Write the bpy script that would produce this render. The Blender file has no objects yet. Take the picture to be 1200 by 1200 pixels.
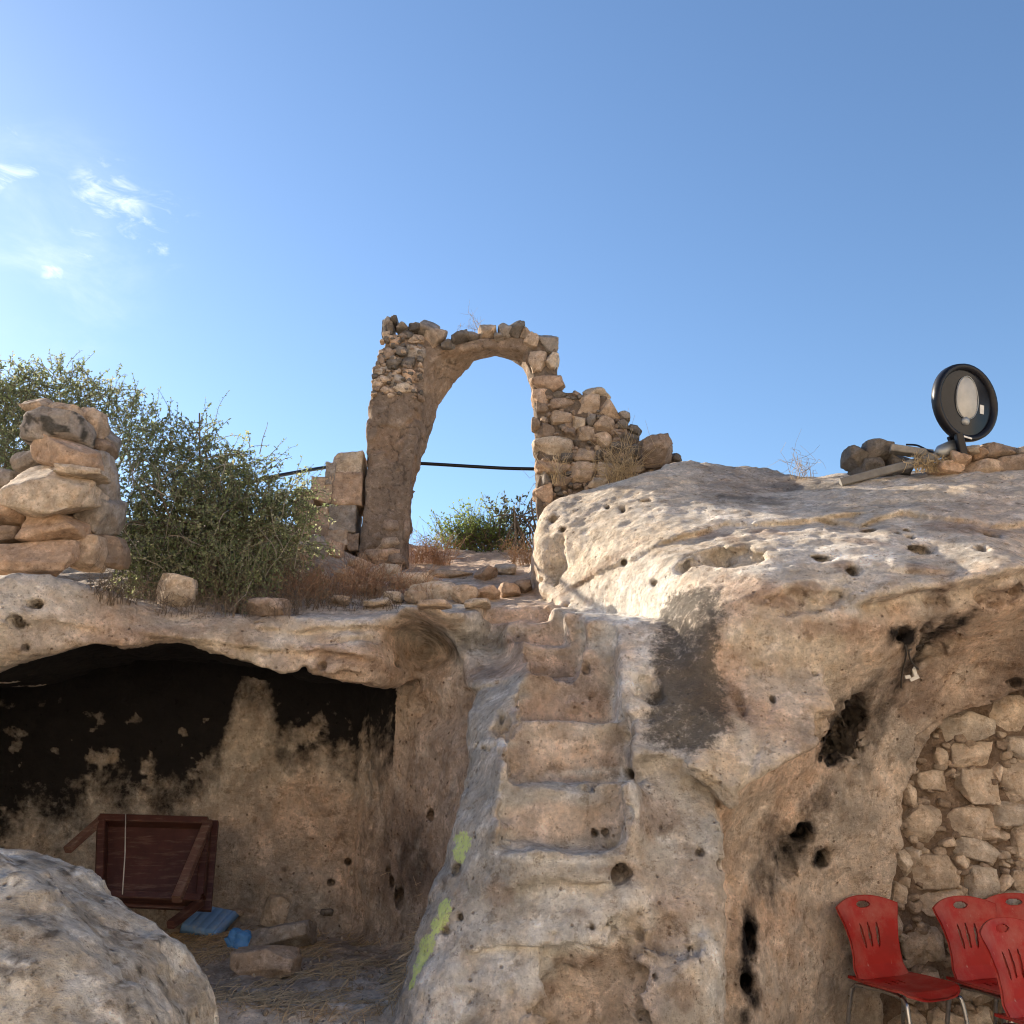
import bpy, math, random, time
import numpy as np
from mathutils import Vector, Matrix, Euler

T0 = time.time()
SC = bpy.context.scene
R = math.radians

# ------------------------------------------------------------------ camera, sky, sun, exposure
PITCH = R(13.9); FOCAL = 1152.0; EYE = 1.6
cam_d = bpy.data.cameras.new('camera'); cam = bpy.data.objects.new('camera', cam_d)
SC.collection.objects.link(cam); SC.camera = cam
cam.location = (0, 0, EYE); cam.rotation_euler = (R(90) + PITCH, 0, 0)
cam_d.sensor_width = 36; cam_d.lens = 36 * FOCAL / 1200.0
cam_d.clip_start = 0.05; cam_d.clip_end = 5000

SUN_EL = R(23); SUN_AZ = R(-50)          # azimuth from +Y towards +X
SKY = 0.073; SUN = 4.5
world = bpy.data.worlds.new('World'); SC.world = world; world.use_nodes = True
def build_world():
    nt = world.node_tree; N = nt.nodes; L = nt.links
    N.clear()
    out = N.new('ShaderNodeOutputWorld'); bg = N.new('ShaderNodeBackground')
    sky = N.new('ShaderNodeTexSky'); sky.sky_type = 'NISHITA'; sky.sun_disc = False
    sky.sun_elevation = SUN_EL; sky.sun_rotation = SUN_AZ
    sky.altitude = 600; sky.air_density = 1.15; sky.dust_density = 0.5; sky.ozone_density = 4.2
    bg.inputs['Strength'].default_value = SKY
    # thin clouds: noise streaks gathered round a few directions of the sky
    tc = N.new('ShaderNodeTexCoord')
    def cloud(dirv, radius, scale, lo, hi, seed, stretch):
        d = N.new('ShaderNodeVectorMath'); d.operation = 'DISTANCE'; d.inputs[1].default_value = dirv
        L.new(tc.outputs['Generated'], d.inputs[0])
        m = N.new('ShaderNodeMapRange'); m.interpolation_type = 'SMOOTHSTEP'
        m.inputs['From Min'].default_value = radius; m.inputs['From Max'].default_value = radius * 0.15
        L.new(d.outputs['Value'], m.inputs['Value'])
        mp = N.new('ShaderNodeMapping'); mp.inputs['Location'].default_value = (seed, seed * 0.7, 0)
        mp.inputs['Rotation'].default_value = (0, R(38), 0); mp.inputs['Scale'].default_value = stretch
        L.new(tc.outputs['Generated'], mp.inputs['Vector'])
        n = N.new('ShaderNodeTexNoise'); n.inputs['Scale'].default_value = scale
        n.inputs['Detail'].default_value = 9; n.inputs['Roughness'].default_value = 0.62
        n.inputs['Distortion'].default_value = 0.5
        L.new(mp.outputs['Vector'], n.inputs['Vector'])
        r = N.new('ShaderNodeMapRange'); r.interpolation_type = 'SMOOTHSTEP'
        r.inputs['From Min'].default_value = lo; r.inputs['From Max'].default_value = hi
        L.new(n.outputs['Fac'], r.inputs['Value'])
        mu = N.new('ShaderNodeMath'); mu.operation = 'MULTIPLY'
        L.new(m.outputs['Result'], mu.inputs[0]); L.new(r.outputs['Result'], mu.inputs[1])
        return mu
    def pdir(px, py):
        u = (px - 600) / FOCAL; v = (600 - py) / FOCAL
        d = Vector((u, math.cos(PITCH) - v * math.sin(PITCH), math.sin(PITCH) + v * math.cos(PITCH))); d.normalize()
        return tuple(d)
    parts = [cloud(pdir(128, 228), 0.045, 26, .44, .86, 1.3, (1, 1, 2.6)),
             cloud(pdir(180, 262), 0.05, 30, .52, .88, 4.1, (1, 1, 2.4)),
             cloud(pdir(98, 284), 0.022, 30, .42, .8, 6.2, (1, 1, 2)),
             cloud(pdir(8, 195), 0.05, 24, .52, .88, 9.2, (1, 1, 2.4)),
             cloud(pdir(60, 318), 0.014, 30, .40, .8, 3.7, (1, 1, 2)),
             cloud(pdir(30, 290), 0.16, 7, .40, 1.35, 7.7, (1, 1, 2.2))]
    cur = parts[0]
    for p in parts[1:]:
        a = N.new('ShaderNodeMath'); a.operation = 'MAXIMUM'
        L.new(cur.outputs[0], a.inputs[0]); L.new(p.outputs[0], a.inputs[1]); cur = a
    mix = N.new('ShaderNodeMix'); mix.data_type = 'RGBA'
    L.new(cur.outputs[0], mix.inputs['Factor'])
    L.new(sky.outputs['Color'], mix.inputs[6]); mix.inputs[7].default_value = (7.2, 7.6, 8.0, 1)
    L.new(mix.outputs[2], bg.inputs['Color'])
    L.new(bg.outputs[0], out.inputs[0])
build_world()
sun_d = bpy.data.lights.new('sun', 'SUN'); sun_o = bpy.data.objects.new('sun', sun_d)
SC.collection.objects.link(sun_o)
sun_d.energy = SUN; sun_d.angle = R(0.6); sun_d.color = (1.0, 0.87, 0.70)
sdir = Vector((math.sin(SUN_AZ) * math.cos(SUN_EL), math.cos(SUN_AZ) * math.cos(SUN_EL), math.sin(SUN_EL)))
sun_o.rotation_euler = (-sdir).to_track_quat('-Z', 'Y').to_euler(); sun_o.location = sdir * 40
SC.view_settings.view_transform = 'Standard'; SC.view_settings.look = 'None'
SC.view_settings.gamma = 1.0; SC.view_settings.use_curve_mapping = False
SC.view_settings.exposure = 1.5
SC.cycles.pixel_filter_type = 'BLACKMAN_HARRIS'; SC.cycles.filter_width = 1.1

# ------------------------------------------------------------------ helpers
SP, CP = math.sin(PITCH), math.cos(PITCH)
def at(px, py, Y):
    """place on the site seen at photo position (px, py), Y metres in front of the camera"""
    u = (px - 600) / FOCAL; v = (600 - py) / FOCAL
    t = Y / (CP - v * SP)
    return Vector((u * t, Y, EYE + t * (SP + v * CP)))
def mpp(Y): return Y / FOCAL
rng = np.random.RandomState(7)
LAT = rng.rand(64, 64, 64).astype(np.float32)
def vnoise(x, y, z):
    xi = np.floor(x).astype(np.int32); yi = np.floor(y).astype(np.int32); zi = np.floor(z).astype(np.int32)
    fx = x - xi; fy = y - yi; fz = z - zi
    fx = fx * fx * (3 - 2 * fx); fy = fy * fy * (3 - 2 * fy); fz = fz * fz * (3 - 2 * fz)
    x0 = xi & 63; x1 = (xi + 1) & 63; y0 = yi & 63; y1 = (yi + 1) & 63; z0 = zi & 63; z1 = (zi + 1) & 63
    a = LAT[x0, y0, z0]; b = LAT[x1, y0, z0]; c = LAT[x0, y1, z0]; d = LAT[x1, y1, z0]
    e = LAT[x0, y0, z1]; f = LAT[x1, y0, z1]; g = LAT[x0, y1, z1]; h = LAT[x1, y1, z1]
    a = a + (b - a) * fx; c = c + (d - c) * fx; e = e + (f - e) * fx; g = g + (h - g) * fx
    a = a + (c - a) * fy; e = e + (g - e) * fy
    return (a + (e - a) * fz) * 2 - 1
def fbm(P, s, octaves=4, gain=.5, off=0.0, sc=(1, 1, 1)):
    x = P[:, 0] * s * sc[0] + off; y = P[:, 1] * s * sc[1] + off * 1.7; z = P[:, 2] * s * sc[2] + off * .6
    r = 0; a = 1.0; t = 0
    for o in range(octaves):
        r = r + a * vnoise(x, y, z); t += a; a *= gain
        x, y, z = (x * .8 + y * .6) * 2.03 + 11.3, (y * .8 - x * .6) * 2.03 + 5.1, z * 2.03 + 7.9
    return r / t
def smax(a, b, k):
    h = np.clip(.5 + .5 * (a - b) / k, 0, 1); return b + (a - b) * h + k * h * (1 - h)
def smin(a, b, k): return -smax(-a, -b, k)
def sstep(a, b, x):
    t = np.clip((x - a) / (b - a), 0, 1); return t * t * (3 - 2 * t)
def rbf(pts, vals, c=.25, lam=1e-3):
    pts = np.array(pts, float); vals = np.array(vals, float); n = len(pts)
    d = np.sqrt(((pts[:, None] - pts[None]) ** 2).sum(-1) + c * c)
    A = np.zeros((n + 3, n + 3)); A[:n, :n] = -d - lam * np.eye(n)
    A[:n, n] = 1; A[:n, n + 1:] = pts; A[n, :n] = 1; A[n + 1:, :n] = pts.T
    w = np.linalg.solve(A, np.concatenate([vals, np.zeros((3,) if vals.ndim == 1 else (3, vals.shape[1]))]))
    def f(q):
        q = np.asarray(q, float); out = np.empty((len(q),) + vals.shape[1:])
        for i in range(0, len(q), 20000):
            s = q[i:i + 20000]
            dd = np.sqrt(((s[:, None] - pts[None]) ** 2).sum(-1) + c * c)
            out[i:i + 20000] = -dd @ w[:n] + w[n] + s @ w[n + 1:]
        return out
    return f
class Sheet:
    """a 2-D function baked to a lattice and looked up bilinearly"""
    def __init__(s, fn, x0, x1, y0, y1, h=.03):
        s.x0, s.y0, s.h = x0, y0, h
        nx = int((x1 - x0) / h) + 2; ny = int((y1 - y0) / h) + 2
        gx, gy = np.meshgrid(x0 + np.arange(nx) * h, y0 + np.arange(ny) * h, indexing='ij')
        s.g = fn(np.stack([gx.ravel(), gy.ravel()], 1)).reshape(nx, ny).astype(np.float32); s.nx, s.ny = nx, ny
    def __call__(s, a, b):
        u = np.clip((a - s.x0) / s.h, 0, s.nx - 1.001); v = np.clip((b - s.y0) / s.h, 0, s.ny - 1.001)
        i = u.astype(np.int32); j = v.astype(np.int32); u = u - i; v = v - j
        g = s.g
        return (g[i, j] * (1 - u) + g[i + 1, j] * u) * (1 - v) + (g[i, j + 1] * (1 - u) + g[i + 1, j + 1] * u) * v
def front(ctrl, c=.2):
    P = [at(*q) for q in ctrl]
    return rbf([(p.x, p.z) for p in P], [p.y for p in P], c)
def top(ctrl, c=.3):
    P = [at(*q) for q in ctrl]
    return rbf([(p.x, p.y) for p in P], [p.z for p in P], c)
def edge(ctrl):
    P = sorted(((at(*q).z, at(*q).x) for q in ctrl)); zs = [p[0] for p in P]; xs = [p[1] for p in P]
    return lambda Z: np.interp(Z, zs, xs)
def polysdf(q, poly):
    poly = np.array(poly, float); d = np.full(len(q), 1e9); inside = np.zeros(len(q), bool)
    for i in range(len(poly)):
        a = poly[i]; b = poly[i - 1]; e = b - a; w = q - a
        t = np.clip((w @ e) / (e @ e), 0, 1); d = np.minimum(d, ((w - t[:, None] * e) ** 2).sum(1))
        c = (a[1] > q[:, 1]) != (b[1] > q[:, 1])
        with np.errstate(divide='ignore', invalid='ignore'):
            xx = (b[0] - a[0]) * (q[:, 1] - a[1]) / (b[1] - a[1]) + a[0]
        inside ^= c & (q[:, 0] < xx)
    return np.where(inside, -1, 1) * np.sqrt(d)

# ------------------------------------------------------------------ the carved rock: a solid described as a distance function
X0, X1, Y0, Y1, Z0, Z1 = -4.3, 4.1, 3.7, 9.7, -0.06, 4.05
# right-hand rock
Yf2 = Sheet(front([
    (650,700,6.3),(700,720,6.0),(740,760,5.65),(740,850,5.25),(700,800,5.75),(690,690,6.1),(650,690,6.4),
    (735,800,5.4),(790,800,5.02),(800,750,5.12),(845,700,5.08),(830,860,4.78),(880,880,4.85),(800,890,4.68),(740,900,4.8),
    (855,780,4.98),(780,690,5.45),(820,690,5.22),(850,650,5.42),(830,612,5.95),(880,600,6.0),(760,640,5.85),(700,640,6.2),
    (650,650,6.5),(640,600,6.75),(700,580,6.7),(760,560,6.7),(800,552,6.85),(850,562,6.75),(900,562,6.85),
    (900,690,5.0),(1000,660,5.15),(1100,650,5.2),(1200,650,5.2),(900,640,5.42),(1000,610,5.65),(1100,600,5.65),(1200,600,5.65),
    (950,600,5.95),(1050,572,6.15),(1150,562,6.1),(1200,570,6.0),(1400,570,6.1),(1400,650,5.3),(1400,700,5.0),
    (900,760,4.98),(960,780,5.05),(950,720,4.95),(1050,700,4.95),(1100,692,4.95),(1200,695,4.95),(1040,740,5.0),
    (1000,820,5.35),(900,800,4.98),(900,880,5.0),(960,880,5.4),(1060,800,5.5),(1120,760,5.42),(1180,740,5.35),(1400,760,5.5),
    (1030,1050,5.85),(1035,950,5.75),(1045,900,5.72),(1090,835,5.68),(1200,790,5.62),(1350,790,5.7),
    (870,950,5.15),(870,1100,5.2),(870,1250,5.15),(920,950,5.4),(950,1050,5.65),(1000,1150,5.8),(1000,950,5.65),(950,1250,5.6),(1030,1250,5.8),
    (780,1000,5.0),(780,1200,5.0),(600,1000,5.4),(600,1200,5.4),(500,900,6.2),
]), X0, X1, Z0, Z1)
XL2 = edge([(690,760,6.3),(648,705,6.3),(634,690,6.4),(627,655,6.6),(628,618,6.7),(640,592,6.8),(660,578,6.9),(690,570,6.95),(740,560,7.0),(780,545,7.0)])
Zt2 = Sheet(top([(650,585,6.9),(700,572,6.9),(760,552,7.0),(800,543,7.0),(850,545,7.05),(900,553,7.05),(960,563,7.05),(1000,560,6.8),
    (1050,556,6.6),(1100,552,6.5),(1150,550,6.5),(1250,548,6.5),(1450,545,6.6),(950,565,9),(1200,560,9),(700,590,9),(1500,545,9),
    (800,640,5.6),(1000,620,5.4),(1200,610,5.3)]), X0, X1, Y0, Y1)
# left-hand roof of the cave and the terrace behind it
Yf3 = Sheet(front([
    (-200,690,5.2),(-200,780,5.3),(0,690,5.25),(0,740,5.2),(0,785,5.35),(50,700,5.3),(100,705,5.42),(100,758,5.4),(200,722,5.72),(200,760,5.55),(300,740,5.8),
    (290,780,5.7),(350,735,5.9),(350,795,5.8),(420,730,5.95),(450,740,6.02),(450,800,5.98),(440,770,5.9),(485,722,5.92),
    (500,745,6.2),(522,757,6.1),(480,768,6.25),(515,785,6.1),(490,830,6.25),(540,805,5.95),(500,727,5.88),(528,738,5.82),(450,900,6.0),(540,900,5.75),(480,1000,5.9),(540,1000,5.75),
    (450,1100,5.8),(600,720,6.2),(700,720,6.3),(600,900,5.8)], .12), X0, X1, Z0, Z1)
Zt3 = Sheet(top([(-200,690,5.5),(-200,650,8),(0,680,5.5),(90,682,5.6),(200,712,5.95),(200,702,6.3),(300,708,6.4),(300,722,6.05),(400,720,6.15),(480,714,6.2),(540,711,6.3),(610,708,6.35),
    (450,696,6.9),(550,697,7.0),(620,692,7.2),(430,668,8.0),(540,672,8.2),(620,668,8.2),(430,658,8.6),(560,660,9),(620,652,9.2),
    (150,700,6.5),(250,690,6.8),(330,650,7.6),(380,636,8.2),(200,625,8.5),(50,640,8),(0,640,8),(300,605,10),(600,640,10),(800,640,10),
    (700,690,7),(800,690,7.5),(0,660,5.0),(300,700,5.2)]), X0, X1, Y0, Y1)
# the stair block
Yf1 = Sheet(front([
    (560,800,5.5),(560,880,5.02),(548,940,4.8),(525,1020,4.65),(503,1100,4.5),(470,1190,4.4),(440,1250,4.35),(600,760,5.75),(578,850,5.05),(575,920,4.75),
    (610,736,5.62),(625,762,5.34),(645,801,5.06),(665,849,4.76),(665,916,4.44),(620,849,4.80),(720,849,4.78),(600,916,4.5),(725,916,4.5),(665,880,4.62),(650,825,4.9),
    (600,988,4.42),(660,988,4.38),(725,988,4.42),(640,1040,4.4),(640,1080,4.36),(640,1130,4.33),(640,1200,4.26),(740,1000,4.46),(740,1100,4.34),(700,1150,4.40),(700,1200,4.36),(790,1130,4.27),(790,1200,4.24),(700,1110,4.33),
    (850,940,4.62),(850,1050,4.47),(850,1200,4.38),(600,715,6.05),(560,730,6.05),(535,755,5.85),(520,735,5.95),
    (800,920,4.66),(640,1280,4.2),(850,1280,4.3),(900,1000,4.5)], .12), X0, X1, Z0, Z1)
XL1 = edge([(300,712,6.2),(470,717,6.05),(505,728,5.95),(528,748,5.8),(537,775,5.65),(546,805,5.5),(552,850,5.2),(547,900,5.0),(533,960,4.85),(516,1020,4.75),(492,1080,4.65),(479,1120,4.6),(458,1200,4.5),(440,1300,4.4)])
XR1 = edge([(1000,860,4.7),(900,905,4.7),(868,930,4.62),(858,990,4.55),(857,1100,4.45),(860,1200,4.4),(862,1300,4.4)])
# cave room
XW = lambda Y: np.interp(Y, [3.7, 4.6, 5.3, 6.0, 6.8, 7.4], [.2, .10, -.02, -.45, -1.02, -1.12])
ZLIP = lambda X: np.interp(X, [-4.3, -2.9, -2.35, -1.9, -1.51, -1.25, -.78, .1], [1.95, 2.03, 2.16, 2.17, 2.08, 2.03, 1.985, 1.97])
# alcove on the right
ALC = [at(x, y, 5.9) for x, y in [(1036,1330),(1036,1060),(1041,1000),(1051,930),(1066,882),(1090,850),(1125,832),(1200,806),(1350,790),(1500,900),(1500,1330)]]
ALC_S = Sheet(lambda q: polysdf(q, [(p.x, p.z) for p in ALC]), X0, X1, Z0, Z1)
# steps: (left px, right px, py of the foot of the riser, depth of the riser at its foot)
STEPS = []
for x0, x1, yb, Yd in [(565,646,736,6.0),(588,660,762,5.72),(608,684,801,5.42),(606,724,849,5.14),(597,733,916,4.83),(585,728,988,4.53)]:
    Yd += .13; a = at(x0, yb, Yd); b = at(x1, yb, Yd); STEPS.append((a.x, b.x, Yd, a.z))
HOLES = []      # (centre, radius, stretch) filled once the surface can be traced

GROOVES = [     # worn cracks and ledge undersides: photo path with depths, radius (m)
    ([(738,912,4.74),(750,903,4.7),(765,900,4.66),(790,901,4.62),(815,911,4.62),(838,926,4.63),(856,940,4.66)], .050),
    ([(640,1205,4.26),(640,1170,4.28),(650,1148,4.3),(672,1128,4.32),(700,1118,4.32)], .016),
    ([(857,960,4.62),(860,1040,4.6),(859,1120,4.55),(861,1210,4.55)], .05),
    ([(540,872,5.02),(570,878,4.98),(592,884,4.9),(606,905,4.78),(640,918,4.62),(690,924,4.58),(732,912,4.6)], .010),
    ([(735,865,4.95),(737,910,4.72),(735,960,4.52),(728,992,4.44)], .014),
    ([(890,780,4.96),(905,820,4.95),(893,860,4.93),(880,900,4.9),(864,935,4.85)], .022),
    ([(1040,1060,5.8),(1046,985,5.74),(1058,915,5.7),(1078,868,5.67),(1110,842,5.64),(1160,822,5.6)], .02),
    ([(975,835,5.15),(985,805,5.12),(990,790,5.1)], .012), ([(1035,860,5.55),(1040,880,5.6)], .012),
    ([(720,1110,4.3),(745,1122,4.28),(775,1128,4.26),(800,1118,4.26)], .010),
    ([(300,800,5.7),(360,790,5.74),(430,795,5.9)], .016), ([(330,742,5.8),(390,752,5.85),(440,748,5.95)], .014),
]
GV = []; SV = []
LEDGES = [      # beds that stand proud of the rock below them: photo path with depths, step (m), fade (m)
    ([(750,904,4.7),(765,900,4.66),(790,902,4.62),(815,912,4.62),(838,927,4.63),(858,944,4.66)], .12, .22),
    ([(768,640,5.85),(800,628,5.85),(830,622,5.85),(850,612,5.8),(885,616,5.7),(915,612,5.62),(960,607,5.62),(1010,602,5.65)], .06, .10),
    ([(662,690,6.3),(680,682,6.22),(700,670,6.15),(735,657,5.98),(765,644,5.85)], .045, .10),
    ([(1005,706,4.95),(1050,700,4.95),(1110,690,4.95),(1160,676,4.97),(1215,664,4.98)], .11, .2),
    ([(880,704,5.0),(925,712,4.97),(960,706,4.95),(1000,708,4.95)], .04, .15),
    ([(1040,668,5.05),(1075,672,5.05),(1110,668,5.05)], .035, .08), ([(960,606,5.6),(1010,612,5.55),(1060,600,5.55),(1110,606,5.5),(1170,618,5.5),(1215,610,5.5)], .05, .10),
    ([(535,802,5.5),(560,806,5.5),(600,800,5.5)], .05, .12), ([(462,733,6.0),(480,729,5.95),(500,732,5.9),(518,740,5.85),(533,755,5.8),(540,770,5.75)], .13, .30),
    ([(585,1040,4.42),(650,1034,4.4),(725,1034,4.42)], .045, .09), ([(540,1116,4.42),(590,1108,4.38),(640,1104,4.35),(690,1112,4.34)], .045, .10),
    ([(0,735,5.25),(60,728,5.3),(120,738,5.4)], .05, .1), ([(160,742,5.5),(230,752,5.6),(300,756,5.7),(380,764,5.8),(450,776,5.9)], .05, .1), ([(300,732,5.8),(350,738,5.85),(420,732,5.9),(470,736,5.95)], .045, .08)]
def ledge_step(P):
    X, Y, Z = P[:, 0], P[:, 1], P[:, 2]; g = 0
    for pts, d, L in LV:
        x = pts[:, 0]; zl = np.interp(X, x, pts[:, 2]); yl = np.interp(X, x, pts[:, 1]); m = (X > x[0] - .05) & (X < x[-1] + .05) & (np.abs(Z - zl) < 5 * L) & (np.abs(Y - yl) < .6)
        if not m.any(): continue
        zz = zl[m] - Z[m] + .035 * fbm(P[m], 4, 3, .6, off=61.); w = sstep(x[0] - .05, x[0] + .08, X[m]) * sstep(x[-1] + .05, x[-1] - .08, X[m])
        r = np.zeros(len(P)); r[m] = d * sstep(-.006, .014, zz) * np.exp(-np.maximum(zz, 0) / L) * w * (1 + .6 * fbm(P[m], 5, 2, off=63.)) - .3 * d * np.exp(-((zz + .04) / .05) ** 2) * w; g = g + r
    return g
LV = []
SCOOPS = [      # (px, py, depth, radii in m x/y/z): hollows worn or cut into the face
    (652,655,6.42, (.07,.07,.21)), (835,650,5.6, (.17,.13,.09)), (868,652,5.3, (.15,.10,.12)), (802,660,5.7, (.12,.07,.05)),
    (700,1190,4.2,(.22,.10,.26)), (790,1085,4.28,(.13,.05,.12)), (590,840,5.0,(.05,.10,.12)), (985,858,5.35,(.13,.25,.14)), (1000,835,5.4,(.09,.2,.12)),
    (1100,760,5.3,(.16,.16,.10)), (925,1000,5.35,(.10,.10,.16)), (1160,700,4.98,(.25,.10,.05)), (950,700,4.93,(.2,.06,.05)), (760,800,5.05,(.07,.07,.16)), (870,830,4.8,(.05,.06,.10))]
def segd(P, a, b):
    e = b - a; w = P - a; t = np.clip((w @ e) / (e @ e), 0, 1); return np.sqrt(((w - t[:, None] * e) ** 2).sum(1))
def rock(P, detail=True):
    X, Y, Z = P[:, 0], P[:, 1], P[:, 2]
    big = fbm(P, .9, 3) ; 
    n = .045 * big
    s2 = smax(smax(Yf2(X, Z) - Y, Z - Zt2(X, Y) + .05 * fbm(P, 2.2, 3, .6, off=83.), .07), XL2(Z) - X, .07)
    s3 = smax(Yf3(X, Z) - Y, Z - Zt3(X, Y), .10)
    s3 = s3 + .03 * fbm(P, 2.6, 3, off=3.)
    base = smin(s2, s3, .06)
    yb = 6.95 + .10 * fbm(P, 1.6, 3, off=9.) + .04 * fbm(P, 5, 2, off=2.)
    zc = ZLIP(X) + .26 * sstep(6.2, 6.7, Y)
    cave = smax(smax(X - XW(Y) - .05 * fbm(P, 2.2, 3, off=5.), Y - yb, .16), Z - zc - .02 * fbm(P, 3.5, 2), .05)
    cave = smax(cave, -3.7 - X, .3)
    base = smax(base, -cave, .05)
    alc = np.maximum(np.maximum(ALC_S(X, Z) + .02 * fbm(P, 5, 2), Y - 6.5), 5.0 - Y)
    base = smax(base, -alc, .04)
    s1 = smax(Yf1(X, Z) - Y, XL1(Z) + .02 * fbm(P, 3, 2, off=8.) - X, .17)
    s1 = smax(s1, X - XR1(Z), .09)
    s1 = smax(s1, Z - Zt3(X, Y) , .08)
    f = smin(base, s1, .035)
    # steps
    cut = None
    wob = .018 * fbm(P, 3.2, 3, off=13.)
    for x0, x1, Yd, zb in STEPS:
        b = smax(smax(zb - Z + wob, Y - Yd + wob - .08 * (Z - zb), .03), smax(x0 - X, X - x1, .03) + 2.6 * wob + .02 * fbm(P, 9, 2, off=14.), .06)
        cut = b if cut is None else smin(cut, b, .012)
    f = smax(f, -cut, .022)
    f = f + ledge_step(P)
    wig = .02 * fbm(P, 9, 3, .6, off=19.)
    for c, r3 in SV:
        m = (np.abs(P - c) < r3 * 1.6 + .05).all(1)
        if m.any(): f[m] = smax(f[m], -((np.sqrt((((P[m] - c) / r3) ** 2).sum(1)) - 1) * r3.min() + 2.2 * wig[m] + .03 * fbm(P[m], 22, 3, .6, off=20.)), .035)
    for pts, r in GV:
        lo = np.min(pts, 0) - .25; hi = np.max(pts, 0) + .25; m = ((P > lo) & (P < hi)).all(1)
        if m.any():
            q = P[m]; d = np.min([segd(q, pts[i].astype(np.float32), pts[i + 1].astype(np.float32)) for i in range(len(pts) - 1)], 0)
            f[m] = smax(f[m], -(d - r * (1 + .9 * fbm(q, 6, 2, off=33.)) + .35 * wig[m]), .012)
    # floors
    fl = .47 + .05 * fbm(P, 1.5, 3, off=4.) - .62 * sstep(4.75, 4.1, Y) + .05 * np.exp(-((Y - 4.85) / .12) ** 2)
    fl = np.where(X > .2, -.02, fl)
    f = smin(f, (Z - fl) * .9, .10)
    f = f + n
    if detail:
        f = f + .024 * fbm(P, 4.2, 4, .55, off=1.) + .009 * fbm(P, 22, 2, .6, off=6.) + .018 * fbm(P, 8, 3, .6, off=44., sc=(1, 1, 2.2))
        er = sstep(.12, .5, fbm(P, 3.2, 4, .6, off=47.)); f = f + .020 * er * (.6 + fbm(P, 17, 2, off=48.))
        f = f + .016 * sstep(.38, .62, fbm(P, 13, 4, .65, off=49.)) + .014 * np.abs(fbm(P, 5, 4, .6, off=52.))
        for c, r, st in HOLES:
            m = (abs(X - c.x) < r * 3) & (abs(Y - c.y) < r * 4 + .1) & (abs(Z - c.z) < r * 3)
            if m.any():
                q = P[m] - np.array(c); q = q / np.array(st)
                d = np.sqrt((q ** 2).sum(1)) - r * (1 + .6 * fbm(P[m], 13, 3, .6) + .7 * fbm(P[m], 34, 3, .65, off=3.))
                f[m] = smax(f[m], -d, .012)
    return f
def trace(px, py, y0=2.2, y1=12., fn=None):
    """first point of the rock on the sight line through photo position (px, py)"""
    fn = fn or rock
    p = at(px, py, 1.0); o = Vector((0, 0, EYE)); d = (p - o).normalized()
    ts = np.arange(y0, y1, .02); Q = np.array(o)[None] + ts[:, None] * np.array(d)[None]
    f = fn(Q.astype(np.float32)); k = np.argmax(f < 0)
    if f[k] >= 0: return None
    t = ts[k]
    if k: t = ts[k - 1] + .02 * f[k - 1] / (f[k - 1] - f[k])
    return o + d * t
def drop(x, y, z1=5.0, z0=-.2, fn=None):
    """height of the rock top at (x, y)"""
    fn = fn or rock
    zs = np.arange(z1, z0, -.02); Q = np.stack([np.full_like(zs, x), np.full_like(zs, y), zs], 1).astype(np.float32)
    f = fn(Q); k = np.argmax(f < 0)
    return float(zs[k])

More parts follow.
